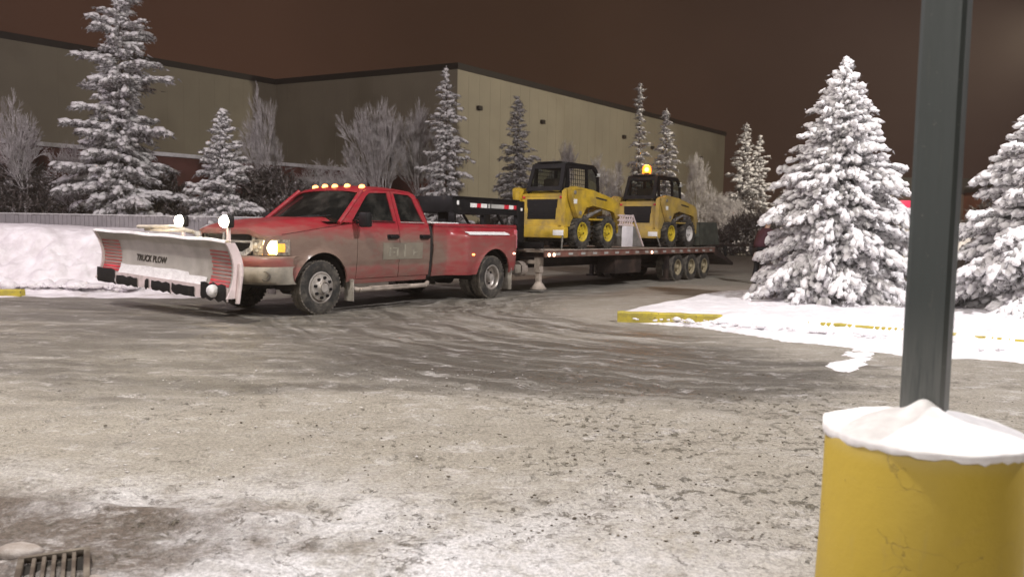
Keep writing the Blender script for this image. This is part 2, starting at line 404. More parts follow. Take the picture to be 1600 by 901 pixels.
# ================================================================ GROUND
CX, CY = 3.3, 13.2      # centre of the turning tracks
def ground_mat():
    n = NT('icy_tracked_snow'); v = n.tc.outputs['Object']
    x, y, z = n.xyz(v)
    dx = n.math('SUBTRACT', x, CX); dy = n.math('SUBTRACT', y, CY)
    r = n.math('SQRT', n.math('ADD', n.math('MULTIPLY', dx, dx), n.math('MULTIPLY', dy, dy)))
    wob = n.noise(v, .35, 3)
    rw = n.math('ADD', r, n.math('MULTIPLY', wob, 1.5))
    th = n.math('ARCTAN2', dy, dx)
    polar = n.comb(rw, n.math('MULTIPLY', th, .45), 0.0)
    arcs = n.noise(polar, 5.0, 7, .68)
    arcs2 = n.noise(polar, 1.5, 4, .6)
    lon = n.comb(n.math('MULTIPLY', x, .22), n.math('ADD', n.math('MULTIPLY', y, 1.0), n.math('MULTIPLY', wob, .8)), 0.0)
    strk = n.noise(lon, 4.5, 7, .68)
    strk2 = n.noise(lon, 1.4, 3, .6)
    big = n.noise(v, .45, 4, .6); mid = n.noise(v, 2.3, 6, .65); fine = n.noise(v, 16, 6, .7)
    tan_ = n.mix(big, (.265, .240, .200), (.380, .350, .300))
    pale = n.mix(mid, (.34, .32, .295), (.50, .48, .46))
    dark = n.mix(fine, (.062, .056, .048), (.130, .118, .103))
    # ring of polished ice where vehicles turn
    ring = n.math('MULTIPLY', n.ss(n.math('ADD', r, n.math('MULTIPLY', arcs, 1.5)), 9.2, 7.7), n.ss(r, 2.2, 3.6))
    ring = n.math('MULTIPLY', ring, n.ss(n.math('ADD', n.math('ADD', y, n.math('MULTIPLY', arcs2, 2.6)), n.math('MULTIPLY', mid, .8)), 7.0, 8.3))
    ring = n.math('MULTIPLY', ring, n.ss(n.math('ADD', x, n.math('MULTIPLY', n.math('SUBTRACT', arcs2, .5), 2.0)), 3.3, 1.7, .22, 1.0))
    k1 = n.math('MULTIPLY', n.ss(n.math('ADD', arcs, n.math('MULTIPLY', arcs2, .6)), .66, .92, .16, 1.0), n.math('MULTIPLY', ring, .92))
    # straighter tracks to the left of the truck
    left = n.math('MULTIPLY', n.ss(x, 1.5, -2.0), n.math('MULTIPLY', n.ss(n.math('ADD', y, n.math('MULTIPLY', n.math('SUBTRACT', n.math('ADD', big, strk2), 1.0), 5.0)), 4.8, 7.4), n.ss(y, 26.0, 12.0)))
    k2 = n.math('MULTIPLY', n.ss(n.math('ADD', strk, n.math('MULTIPLY', strk2, .7)), .60, .98, .30, 1.0), n.math('MULTIPLY', left, .80))
    k = n.math('MAXIMUM', k1, k2)
    c = n.mix(n.ss(n.math('ADD', mid, n.math('MULTIPLY', fine, .45)), .70, .95, 0, .35), tan_, pale)
    # light scraped ridges in the tracks
    rid = n.math('MULTIPLY', n.ss(arcs, .50, .40), n.math('MULTIPLY', ring, .62))
    rid = n.math('MAXIMUM', rid, n.math('MULTIPLY', n.ss(strk, .48, .38), n.math('MULTIPLY', left, .5)))
    c = n.mix(rid, c, pale)
    c = n.mix(k, c, dark)
    # central dark wet patch
    px_ = n.math('SUBTRACT', x, .6); py_ = n.math('SUBTRACT', y, 7.6)
    el = n.math('ADD', n.math('MULTIPLY', n.math('MULTIPLY', px_, px_), .16), n.math('MULTIPLY', n.math('MULTIPLY', py_, py_), .55))
    pt = n.math('MULTIPLY', n.ss(n.math('ADD', el, n.math('ADD', n.math('MULTIPLY', n.math('SUBTRACT', mid, .5), 1.4), n.math('MULTIPLY', n.math('SUBTRACT', arcs2, .5), 3.0))), 1.9, .7), n.ss(arcs, .34, .54, .40, .92))
    c = n.mix(pt, c, dark)
    # fresher white ice towards the viewer, patchy
    crk = n.math('MULTIPLY', n.ss(n.math('ABSOLUTE', n.math('SUBTRACT', n.noise(v, 1.9, 7, .62), .5)), .016, .004), n.math('MULTIPLY', n.ss(y, 4.4, 3.4), n.ss(n.noise(v, 3.3, 3), .45, .58, 0, .75)))
    near = n.math('MULTIPLY', n.ss(n.math('ADD', y, n.math('MULTIPLY', big, 2.2)), 5.6, 3.8), n.ss(n.math('ADD', x, n.math('MULTIPLY', mid, 1.0)), 2.1, .7))
    c = n.mix(n.math('MULTIPLY', near, n.ss(n.math('ADD', mid, n.math('MULTIPLY', fine, .5)), .48, .86, .10, .95)), c, n.mix(mid, (.54, .53, .54), (.74, .73, .76)))
    c = n.mix(crk, c, (.10, .085, .07))
    # slush and brown melt at the drain
    ddx = n.math('ADD', x, 2.1); ddy = n.math('SUBTRACT', y, 3.1)
    dd = n.math('SQRT', n.math('ADD', n.math('MULTIPLY', n.math('MULTIPLY', ddx, ddx), .55), n.math('MULTIPLY', n.math('MULTIPLY', ddy, ddy), 2.2)))
    dm = n.ss(n.math('ADD', dd, n.math('MULTIPLY', n.math('SUBTRACT', mid, .5), 1.6)), 1.15, .45)
    c = n.mix(n.math('MULTIPLY', dm, n.ss(fine, .3, .55, .5, .95)), c, n.mix(fine, (.05, .037, .028), (.16, .125, .10)))
    # dark flecks of grit and exposed asphalt
    fl = n.noise(v, 13.5, 6, .66); clus = n.noise(v, 1.1, 3, .6)
    reg = n.math('MULTIPLY', n.ss(n.math('ADD', x, n.math('MULTIPLY', mid, 1.0)), .1, 1.0), n.math('MULTIPLY', n.ss(y, 3.2, 3.7), n.ss(y, 7.2, 6.0)))
    fk = n.math('MAXIMUM', n.math('MULTIPLY', n.ss(fl, .60, .65), n.ss(clus, .40, .60, 0.05, .6)), n.math('MULTIPLY', n.math('MULTIPLY', n.ss(fl, .555, .61), n.ss(clus, .40, .56, .05, .72)), reg))
    flo = n.noise(n.coord('Object', (.35, 1, 1)), 9, 5, .6)
    fk = n.math('MAXIMUM', fk, n.math('MULTIPLY', n.ss(flo, .64, .70), .28))
    fk = n.math('MULTIPLY', fk, n.ss(y, 20.0, 8.0))
    c = n.mix(fk, c, n.mix(mid, (.065, .055, .035), (.12, .105, .07)))
    g1 = n.noise(v, 55, 4, .7); g2 = n.noise(v, 150, 2, .6); ragg = n.noise(n.coord('Object', (.6, 1, 1)), 4.2, 10, .8)
    c = n.mix(n.math('MULTIPLY', n.ss(ragg, .54, .63), n.ss(clus, .35, .6, .15, .62)), c, n.mix(g1, (.06, .05, .038), (.16, .14, .11)))
    c = n.mix(n.math('MULTIPLY', n.ss(ragg, .46, .37), .50), c, (.58, .555, .55))
    gr = n.math('ADD', n.math('MULTIPLY', n.ss(g1, .3, .7, -.28, .28), 1.0), n.ss(g2, .3, .7, -.16, .16))
    hs = n.t.nodes.new('ShaderNodeHueSaturation'); n.set(hs.inputs['Value'], n.math('ADD', gr, 1.0)); n.set(hs.inputs['Color'], c); c = hs.outputs['Color']
    n.set(n.b.inputs['Base Color'], c)
    n.set(n.b.inputs['Roughness'], n.ss(k, 0, 1, .75, .42))
    n.b.inputs['Specular IOR Level'].default_value = .3
    hgt = n.math('ADD', n.math('ADD', n.math('MULTIPLY', mid, .6), n.math('MULTIPLY', fine, .35)), n.math('ADD', n.math('MULTIPLY', arcs, n.math('MULTIPLY', ring, .9)), n.math('MULTIPLY', strk, n.math('MULTIPLY', left, .6))))
    n.bump(n.math('ADD', n.math('SUBTRACT', hgt, n.math('MULTIPLY', fk, .5)), n.math('MULTIPLY', g1, .30)), .85, .05)
    return n.m
def build_ground():
    xs = np.concatenate([[-400, -200, -110, -70], np.arange(-45, -14, 1.0), np.arange(-14, -4, .22), np.arange(-4, 4, .045), np.arange(4, 12, .16), np.arange(12, 46, 1.0), [60, 100, 200, 400]])
    ys = np.concatenate([[-120, -60, -30, -12, -5, 0], np.arange(1.5, 6, .04), np.arange(6, 12, .09), np.arange(12, 26, .25), np.arange(26, 90, 2.0), [110, 160, 260, 420, 700]])
    X, Y = np.meshgrid(xs, ys, indexing='ij')
    nearw = sstep(Y, 12, 5) * sstep(np.abs(X), 6, 4) * sstep(Y, 1.2, 2.0)
    h = nearw * (.020 * fbm(X * 1.6, Y * 1.6) + .016 * fbm(X * 6, Y * 6, 3))
    # clods and ruts
    c = fbm(X * 9 + 3, Y * 9 + 8, 2); h -= nearw * .020 * sstep(c, .28, .42)
    r = np.hypot(X - CX, Y - CY); h += nearw * .006 * np.sin(r * 17 + fbm(X, Y) * 3) * sstep(Y, 5, 6)
    rid = np.exp(-((Y - 3.42 + .10 * (X + 1.5) - .12 * fbm(X * 2, Y * 2)) / .06) ** 2) * sstep(X, -.6, -1.2)
    h += .035 * rid * sstep(Y, 1.2, 2)
    h = np.minimum(h, .03)
    nx, ny = X.shape
    V = np.stack([X, Y, h], -1).reshape(-1, 3)
    i, j = np.meshgrid(np.arange(nx - 1), np.arange(ny - 1), indexing='ij')
    a = (i * ny + j).ravel(); Fc = np.stack([a, a + ny, a + ny + 1, a + 1], 1)
    o = bpy.data.objects.new('ground', np_mesh('ground', V, Fc, [ground_mat()])); col.objects.link(o)
    tag(o, 'icy brown and grey packed snow of the car park crossed by curved tyre tracks', None, None, 'structure')
build_ground()

def mound(name, x0, x1, y0, y1, nx, ny, hf, mat, label):
    xs = np.linspace(x0, x1, nx); ys = np.linspace(y0, y1, ny)
    X, Y = np.meshgrid(xs, ys, indexing='ij'); h = hf(X, Y)
    V = np.stack([X, Y, h], -1).reshape(-1, 3)
    i, j = np.meshgrid(np.arange(nx - 1), np.arange(ny - 1), indexing='ij')
    a = (i * ny + j).ravel(); Fc = np.stack([a, a + ny, a + ny + 1, a + 1], 1)
    q = h.reshape(-1)[Fc].max(1) > -.02
    o = bpy.data.objects.new(name, np_mesh(name, V, Fc[q], [mat])); col.objects.link(o)
    return tag(o, label, None, None, 'structure')
def hf_left(X, Y):
    # bank that fills the corner left of the plough, steep lumpy front
    front = 14.3 + .10 * (X + 9) + .35 * fbm(X * .5, Y * 0 + 2)
    endx = sstep(X, -5.6, -8.6)
    base = 1.16 * sstep(Y, front, front + 2.3) * sstep(Y, 24, 19) * endx
    base *= 1 + .10 * fbm(X * .35, Y * .35)
    lump = (sstep(Y, front - .3, front + .2) * sstep(Y, front + 2.4, front + 1.1)) * endx
    base += lump * (.20 * np.abs(fbm(X * 2.2, Y * 2.2, 4)) * 2 + .10 * fbm(X * 7, Y * 7, 3))
    edge = .06 * sstep(Y, front - 1.6, front - .2) * sstep(X, -4.8, -6.0) * sstep(Y, 24, 22)
    return base + edge + .02 * fbm(X * 3, Y * 3) - .035
mound('snow_bank', -26, -4.5, 11.5, 24, 330, 200, hf_left, M_SNOWD, 'high white snow bank with a lumpy front left of the plough')
def hf_far(X, Y):
    return 2.15 * sstep(Y, 57 + 1.5 * fbm(X * .15, Y * 0), 62) * sstep(Y, 76, 70) * sstep(X, 8, 12) * (1 + .16 * fbm(X * .25, Y * .25)) + .12 * fbm(X * .8, Y * .8) - .1
mound('snow_bank', 6, 70, 54, 78, 160, 60, hf_far, M_SNOWD, 'distant long snow bank behind the trailer ramp')
def hf_mid(X, Y):
    return .55 * sstep(Y, 17.5, 18.4) * sstep(Y, 24, 21) * sstep(X, 9.0, 11) * (1 + .3 * fbm(X, Y)) - .05
# raised island of snow
KERB = [(1.53, 11.30), (2.2, 11.22), (3.05, 10.98), (3.9, 10.5), (4.92, 9.80), (5.75, 8.95), (6.8, 7.6), (8.0, 5.6)]
def kerb_pt(t):
    n_ = len(KERB) - 1; i = min(int(t * n_), n_ - 1); f = t * n_ - i
    p0 = KERB[max(i - 1, 0)]; p1 = KERB[i]; p2 = KERB[i + 1]; p3 = KERB[min(i + 2, n_)]
    return tuple(.5 * ((2 * b) + (-a + c) * f + (2 * a - 5 * b + 4 * c - d) * f * f + (-a + 3 * b - 3 * c + d) * f ** 3) for a, b, c, d in zip(p0, p1, p2, p3))
ISL = [kerb_pt(t) for t in lin(0, 1, 40)]
def kerb_dist(X, Y):
    D = np.full(X.shape, 1e9); S = np.zeros(X.shape)
    for a, b in zip(ISL[:-1], ISL[1:]):
        ax, ay = a; bx, by = b; ux, uy = bx - ax, by - ay; L = ux * ux + uy * uy
        t = np.clip(((X - ax) * ux + (Y - ay) * uy) / L, 0, 1)
        d = np.hypot(X - ax - t * ux, Y - ay - t * uy)
        side = np.sign(ux * (Y - ay) - uy * (X - ax))
        m = d < D; D = np.where(m, d, D); S = np.where(m, side, S)
    return D * S
def hf_island(X, Y):
    d = kerb_dist(X, Y)                       # positive behind the kerb
    bx = np.interp(Y, [11.2, 12.8, 15.8, 17.5, 19], [1.50, 1.75, 3.6, 6.0, 30])
    back = sstep(X - bx, -.1, .7)
    inside = sstep(d, .13, .30) * back
    top = (.15 + .07 * fbm(X * .7, Y * .7) + .03 * fbm(X * 3, Y * 3) - .07 * sstep(fbm(X * 2.2 + 5, Y * 2.2 + 3, 2), .30, .42) * sstep(d, .4, .7)) * inside
    w_ = np.interp(X, [1.5, 2.6, 3.2, 4.5, 6, 9], [.15, .45, 1.35, 1.45, 1.2, 1.0]) * (1 + .5 * fbm(X * 1.1, Y * 1.1 + 9))
    fx = np.clip((d + w_) / .45, 0, 1)
    spill = (.055 + .03 * fbm(X * 3, Y * 3) + .078 * sstep(X, 2.6, 3.1) * sstep(d, -.45, -.03)) * fx * (d < .02) * sstep(X, 1.2, 2.0)
    finger = .032 * np.exp(-((X - (3.15 + .55 * (Y - 7.4)) + .12 * fbm(X * 2, Y * 2)) / .20) ** 2) * sstep(Y, 7.1, 7.8) * sstep(Y, 9.4, 8.8) * (1 - .9 * sstep(fbm(X * 5, Y * 5), .02, .25))
    h = np.maximum(top, np.maximum(spill, finger))
    near_k = (np.abs(d) < .16)
    over = sstep(X, 2.6, 3.1) * (.195 + .02 * fbm(X * 5, Y * 5))
    h = np.where((d > np.interp(X, [3.4, 4.2], [-.05, .03])) & (d < .26), np.maximum(h * .6, over), h)
    h = np.where(h < .012, -.08, h)
    return h + .008 * fbm(X * 9, Y * 9) - .012
M_ISL = snow('island_snow', (.70, .68, .71), (.86, .84, .87), 4, None, .4, .04)
mound('snow_island', 1.0, 24, 5.2, 19, 420, 300, hf_island, M_ISL, 'raised white snowy island with spruces behind a yellow kerb')
def kerb_mat():
    n = NT('yellow_kerb_paint'); v = n.coord('Object'); f = n.noise(v, 6, 6, .7); f2 = n.noise(v, 22, 4)
    c = n.mix(n.ss(f, .35, .6), (.52, .42, .045), (.36, .30, .06))
    c = n.mix(n.ss(f2, .62, .7), c, (.13, .11, .07))
    c = n.mix(n.ss(n.noise(v, 3.1, 5, .6), .6, .7), c, (.6, .58, .55))
    n.set(n.b.inputs['Base Color'], c); n.b.inputs['Roughness'].default_value = .75; n.bump(f2, .3, .01); return n.m
M_KERB = kerb_mat()
def kerb(name, pts, h, wd, label, mat=M_KERB):
    mb = MB(); P = [Vector((x, y, 0)) for x, y in pts]; prof = [(0, -.04), (0, h - .02), (.02, h), (wd - .02, h), (wd, h - .02), (wd, -.04)]
    vs_ = []
    for i, p in enumerate(P):
        d = (P[min(i + 1, len(P) - 1)] - P[max(i - 1, 0)]).normalized(); nn = Vector((-d.y, d.x, 0))
        for a, z in prof: vs_.append(tuple(p + nn * a + Vector((0, 0, z + .006 * math.sin(i * 2.1)))))
    k = len(prof); fs = []
    for i in range(len(P) - 1):
        for j in range(k - 1): fs.append((i * k + j, i * k + j + 1, (i + 1) * k + j + 1, (i + 1) * k + j))
    fs += [tuple(range(k))[::-1], tuple((len(P) - 1) * k + j for j in range(k))]
    mb.add(vs_, fs); o = obj(name, mb, mat); return tag(o, label, None, None, 'structure')
kerb('kerb', ISL, .15, .15, 'yellow painted kerb along the front edge of the snowy island')
kerb('kerb', [(-16, 13.1), (-13, 13.25), (-10, 13.45), (-8.5, 13.56)], .12, .16, 'yellow kerb mostly buried at the foot of the left snow bank')

# loose clods, icy crumbs: stuff
def icos(sub_, seed, amp=.22, flat=1.0):
    bm = bmesh.new(); bmesh.ops.create_icosphere(bm, subdivisions=sub_, radius=1)
    V = np.array([v.co[:] for v in bm.verts]); Fc = np.array([[v.index for v in f.verts] for f in bm.faces]); bm.free()
    r_ = np.random.default_rng(seed); ph = r_.random((6, 3)) * 6; fr = r_.normal(size=(6, 3)) * 2.2
    d = sum(np.sin(V @ fr[i] + ph[i, 0]) for i in range(6)) / 6
    V = V * (1 + amp * d * 1.8)[:, None]; V[:, 2] *= flat
    return V, Fc
T1 = [icos(1, s, .3) for s in range(5)]
T2 = [icos(2, s + 9, .26) for s in range(6)]
def scatter(temps, P, S, Rm, seed=0):
    """P (n,3), S (n,3) scales, Rm (n,3,3) -> V,F"""
    r_ = np.random.default_rng(seed); which = r_.integers(0, len(temps), len(P)); Vs, Fs, off = [], [], 0
    for k in range(len(temps)):
        m = which == k
        if not m.any(): continue
        V, Fc = temps[k]
        W = V[None] * S[m][:, None, :]
        W = np.einsum('nij,nvj->nvi', Rm[m], W) + P[m][:, None, :]
        n_ = m.sum()
        Vs.append(W.reshape(-1, 3)); Fs.append((Fc[None] + (np.arange(n_) * len(V))[:, None, None]).reshape(-1, 3) + off); off += n_ * len(V)
    return np.concatenate(Vs), np.concatenate(Fs)
def rotz_np(a):
    c, s_ = np.cos(a), np.sin(a); z = np.zeros_like(a); o = np.ones_like(a)
    return np.stack([np.stack([c, -s_, z], -1), np.stack([s_, c, z], -1), np.stack([z, z, o], -1)], -2)
def clods(name, n_, fx, fy, smin, smax, mat, label, z=0.0, seed=3, temps=T1):
    r_ = np.random.default_rng(seed); P = np.zeros((n_, 3)); P[:, 0] = fx(r_, n_); P[:, 1] = fy(r_, n_, P[:, 0]); P[:, 2] = z
    s_ = smin * (smax / smin) ** (r_.random(n_) ** 2.2)
    S = np.stack([s_ * r_.uniform(.8, 1.5, n_), s_ * r_.uniform(.7, 1.2, n_), s_ * r_.uniform(.3, .6, n_)], 1)
    P[:, 2] += S[:, 2] * .3
    V, Fc = scatter(temps, P, S, rotz_np(r_.random(n_) * 6.3), seed)
    o = bpy.data.objects.new(name, np_mesh(name, V, Fc, [mat])); col.objects.link(o); tag(o, label, None, None, 'stuff')
M_GRIT = simple('grit', (.10, .082, .06), .9, 0, .4, 9)
clods('grit', 1700, lambda r, n: r.normal(1.0, 1.5, n), lambda r, n, x: 3.2 + r.random(n) ** 1.4 * 4.2, .003, .011, M_GRIT, 'dark crumbs of grit and dirty ice strewn over the snow', .004, 4)
clods('snow_crumbs', 700, lambda r, n: r.uniform(-3.2, 1.6, n), lambda r, n, x: 3.3 + r.random(n) * 4, .003, .011, M_ROADSNOW, 'pale crumbs of broken snow in the foreground', .002, 5)
clods('snow_lumps', 520, lambda r, n: r.uniform(-16, -6.9, n), lambda r, n, x: 14.15 + .10 * (x + 9) + r.random(n) ** 1.6 * 1.1, .04, .17, M_SNOWD, 'broken lumps of snow at the foot of the left bank', .12, 6, T2)
clods('snow_lumps', 160, lambda r, n: r.uniform(1.7, 6, n), lambda r, n, x: np.interp(x, [1.5, 3, 4.9, 6.5], [11.4, 10.9, 9.7, 8]) + r.normal(-.05, .22, n), .02, .07, M_ISL, 'small lumps of snow fallen along the yellow kerb', .07, 8, T2)

# ================================================================ BUILDINGS AND FENCE
def wall_box(p, q, z0, z1, th=.3):
    """box under the line p->q, thickness to the left of it"""
    p = Vector((*p, 0)); q = Vector((*q, 0)); d = (q - p).normalized(); n_ = Vector((-d.y, d.x, 0)) * th
    mb = MB(); c = [p, q, q + n_, p + n_]
    vs_ = [(v.x, v.y, z) for z in (z0, z1) for v in c]
    mb.add(vs_, [(3, 2, 1, 0), (4, 5, 6, 7), (0, 1, 5, 4), (1, 2, 6, 5), (2, 3, 7, 6), (3, 0, 4, 7)]); return mb
wh = thing('warehouse', 'large flat roofed beige warehouse with dark roof edge behind the snowy trees', 'warehouse', (-4.1, 56.5, 0))
def rel(mb, o):
    L = Vector(o.location); mb.v = [(x - L.x, y - L.y, z - L.z) for x, y, z in mb.v]; return mb
WP = [(-47.0, 32.0), (-19.2, 64.0), (-4.1, 56.5), (24.3, 92.0), (6.0, 108.0)]
for i in range(4):
    a, b = WP[i], WP[i + 1]
    obj('wall', rel(wall_box(a, b, -.1, 12.55), wh), M_WALL, wh)
    dx_, dy_ = b[0] - a[0], b[1] - a[1]; L_ = math.hypot(dx_, dy_); ux, uy = dx_ / L_, dy_ / L_
    a2 = (a[0] + uy * .12 - ux * .1, a[1] - ux * .12 - uy * .1); b2 = (b[0] + uy * .12 + ux * .1, b[1] - ux * .12 + uy * .1)
    obj('roof_coping', rel(wall_box(a2, b2, 12.52, 12.95, .6), wh), M_COPE, wh)
    # standing seams of the cladding
    mb = MB(); n_ = int(L_ / 1.2)
    for k in range(1, n_):
        cx, cy = a[0] + ux * k * 1.2, a[1] + uy * k * 1.2
        mb.box((-.02, -.010, 0), (.02, 0.01, 12.5), M=Matrix.Translation((cx, cy, 0)) @ Matrix.Rotation(math.atan2(uy, ux), 4, 'Z'))
    o = obj('cladding_seam', rel(mb, wh), M_WALL, wh, 0); o['kind'] = 'stuff'
roof = MB(); roof.add([(x, y, 12.5) for x, y in WP] + [(-60, 60, 12.5)], [(0, 1, 2, 3, 4, 5)])
obj('roof', rel(roof, wh), M_COPE, wh)
for (t, z) in ((.05, 10.1), (.22, 10.0), (.50, 10.1), (.62, 9.6), (.86, 9.5)):
    a, b = WP[2], WP[3]; x, y = a[0] + (b[0] - a[0]) * t, a[1] + (b[1] - a[1]) * t
    mb = MB(); mb.box((-.2, -.26, -.12), (.2, 0, .16), .04); mb.box((-.16, -.30, -.17), (.16, -.06, -.12))
    mb.M = Matrix.Identity(4); ob = obj('wall_lamp', mb, M_COPE, wh, loc=(x - wh.location.x, y - wh.location.y, z), rot=(0, 0, math.atan2(b[1] - a[1], b[0] - a[0])))

an = thing('low_building', 'low dark red brick building with a thin line of snow along its roof edge', 'building', (-20, 31, 0))
AP = [(-31.0, 19.5), (-20.05, 31.0), (-3.6, 49.4), (-8.5, 53.0)]
for a, b in ((AP[0], AP[1]), (AP[1], AP[2]), (AP[2], AP[3])):
    obj('wall', rel(wall_box(a, b, -.1, 4.36, .25), an), M_ANX, an)
for a, b in ((AP[0], AP[2]),):
    dx_, dy_ = b[0] - a[0], b[1] - a[1]; L_ = math.hypot(dx_, dy_)
    a2 = (a[0] + dy_ / L_ * .1, a[1] - dx_ / L_ * .1); b2 = (b[0] + dy_ / L_ * .1, b[1] - dx_ / L_ * .1)
    obj('roof_edge', rel(wall_box(AP[0] if False else (AP[1][0] + .07, AP[1][1] - .07), (AP[2][0] + .07, AP[2][1] - .07), 4.33, 4.50, .5), an), M_SNOW, an)
mb = MB(); mb.add([(*AP[0], 4.34), (*AP[1], 4.34), (*AP[2], 4.34), (*AP[3], 4.34), (-34, 34, 4.34)], [(0, 1, 2, 3, 4)])
obj('roof', rel(mb, an), M_COPE, an)

fe = thing('board_fence', 'pale vertical board fence running behind the left snow bank', 'fence', (-20, 27, 0))
mb = MB(); x = -34.0; k = 0
while x < -5.2:
    j = random.uniform(-.006, .006); z1 = 1.53 + random.uniform(-.012, .012)
    mb.box((x + .006, -.012 + j, 0.0), (x + .144, .012 + j, z1)); x += .15
for v_i in range(len(mb.v)):
    pass
mb.v = [(a + 20, b, c) for a, b, c in mb.v]
o = obj('boards', mb, M_FENCE, fe, 0); o['kind'] = 'stuff'
mb = MB(); mb.box((-14, .014, .35), (14.8, .05, .45)); mb.box((-14, .014, 1.25), (14.8, .05, 1.35)); obj('rail', mb, M_FENCE, fe)
for i in range(13):
    mb = MB(); mb.box((-.05, .05, 0), (.05, .15, 1.5), .01); obj('fence_post', mb, M_FENCE, fe, loc=(-14 + i * 2.4, 0, 0))
mb = MB(); mb.box((-14, -.03, 1.545), (14.8, .035, 1.585), .015); obj('snow', mb, M_SNOW, fe)

# low shop far away behind the island, with two red lit signs
sh = thing('shop', 'low dark far building with red lit signs between the island spruce and the pole', 'building', (32, 66, 0))
mb = MB(); mb.box((-5, 0, 0), (10, 8, 6.0)); obj('wall', mb, simple('shop_wall', (.07, .045, .035), .9, 0, .15, 1), sh)
mb = MB(); mb.box((-5.2, -.3, 5.0), (10.2, 8.2, 6.2), .05); obj('roof', mb, M_COPE, sh)
for x, wd in ((.15, .9), (-2.0, .35), (1.45, .75)):
    mb = MB(); mb.box((x, -.2, 3.65), (x + wd, 0, 4.3), .06); obj('sign', mb, M_REDL, sh)
sh2 = thing('shed', 'dark reddish far building glimpsed right of the green pole', 'building', (40, 62, 0))
mb = MB(); mb.box((-2.5, 0, 0), (16, 8, 5.0)); obj('wall', mb, simple('shed_wall', (.16, .055, .03), .9, 0, .15, 1), sh2)
mb = MB(); mb.box((-2.7, -.2, 5.0), (16.2, 8.2, 5.3)); obj('roof', mb, M_COPE, sh2)

# ================================================================ LIGHT POLE ON YELLOW CONCRETE BASE
PX, PY = 1.301, 2.44
lp = thing('light_pole', 'dark green square pole standing on a big round yellow concrete base capped with snow', 'light pole', (PX, PY, 0))
mb = MB(); ap = .0615
prof = [(-ap, -ap + .012), (-ap + .012, -ap), (ap - .012, -ap), (ap, -ap + .012), (ap, ap - .012), (ap - .012, ap), (-ap + .012, ap), (-ap, ap - .012)]
vs_ = [(a, b, z) for z in (.66, 9.0) for a, b in prof]
mb.add(vs_, [(i, (i + 1) % 8, 8 + (i + 1) % 8, 8 + i) for i in range(8)] + [tuple(range(8, 16))])
def pole_mat():
    n = NT('weathered_green_pole'); v = n.coord('Object'); f = n.noise(v, 1.3, 5, .6); f2 = n.noise(n.coord('Object', (30, 30, 1.5)), 2.0, 6, .7); f3 = n.noise(v, 60, 4, .6)
    c = n.mix(f, (.030, .037, .037), (.045, .055, .052)); c = n.mix(n.ss(f2, .56, .78, 0, .55), c, (.10, .10, .09))
    c = n.mix(n.ss(f3, .68, .74, 0, .6), c, (.16, .15, .13)); z = n.xyz(v)[2]
    c = n.mix(n.math('MULTIPLY', n.ss(z, 1.15, .72), n.ss(f2, .3, .6, .1, .55)), c, (.20, .20, .19))
    n.set(n.b.inputs['Base Color'], c); n.set(n.b.inputs['Roughness'], n.ss(f2, .3, .7, .42, .68)); n.bump(f3, .06, .004); return n.m
pole = obj('pole', mb, pole_mat(), lp, 30, rot=(0, 0, R(-37)))
def base_mat():
    n = NT('yellow_concrete_paint'); v = n.coord('Object')
    f = n.noise(v, 3.5, 6, .6); f2 = n.noise(v, 26, 5, .6); f3 = n.noise(v, 9, 5, .7)
    c = n.mix(f, (.43, .305, .034), (.49, .350, .042))
    crack = n.vor(n.coord('Object', (3.5, 3.5, 8)), 1.2, 'DISTANCE_TO_EDGE')
    warp = n.t.nodes.new('ShaderNodeVectorMath'); warp.operation = 'ADD'
    nn = n.t.nodes.new('ShaderNodeTexNoise'); nn.inputs['Scale'].default_value = 5; nn.inputs['Detail'].default_value = 5
    n.lk(v, nn.inputs['Vector']); n.lk(nn.outputs['Color'], warp.inputs[0]); n.lk(n.coord('Object', (2.6, 2.6, 6.5)), warp.inputs[1])
    vo = n.t.nodes.new('ShaderNodeTexVoronoi'); vo.feature = 'DISTANCE_TO_EDGE'; vo.inputs['Scale'].default_value = 1.1
    n.lk(warp.outputs[0], vo.inputs['Vector'])
    ck = n.math('MULTIPLY', n.ss(vo.outputs['Distance'], .008, .002), n.ss(n.noise(v, 9, 4), .50, .60))
    c = n.mix(n.math('MULTIPLY', ck, .4), c, (.15, .105, .03))
    c = n.mix(n.math('MULTIPLY', n.ss(f2, .66, .71), n.ss(f3, .50, .56)), c, (.14, .095, .03))
    c = n.mix(n.ss(n.noise(n.coord('Object', (9, 9, 1.2)), 3, 6, .7), .58, .80, 0, .35), c, (.30, .25, .12))
    c = n.mix(n.ss(n.xyz(v)[2], .62, .69, 0, .22), c, (.45, .40, .28))
    c = n.mix(n.ss(f3, .60, .85, 0, .5), c, (.36, .25, .08))
    n.set(n.b.inputs['Base Color'], c); n.b.inputs['Roughness'].default_value = .6
    n.bump(n.math('ADD', n.math('SUBTRACT', f3, ck), n.math('MULTIPLY', f2, .3)), .35, .012); return n.m
mb = MB(); mb.lathe([(.001, 0), (.298, 0), (.300, .02), (.289, .35), (.285, .665), (.280, .685), (.265, .695), (.001, .697)], 'z', 72)
for i, (a, b, c) in enumerate(mb.v):
    k = 1 + .004 * math.sin(a * 21 + c * 9) * math.sin(b * 17 + c * 5); mb.v[i] = (a * k, b * k, c)
obj('concrete_base', mb, base_mat(), lp, 50)
bt = MB()
bt.box((-.16, -.16, .695), (.16, .16, .72), .005); obj('base_plate', bt, M_POLE, lp)
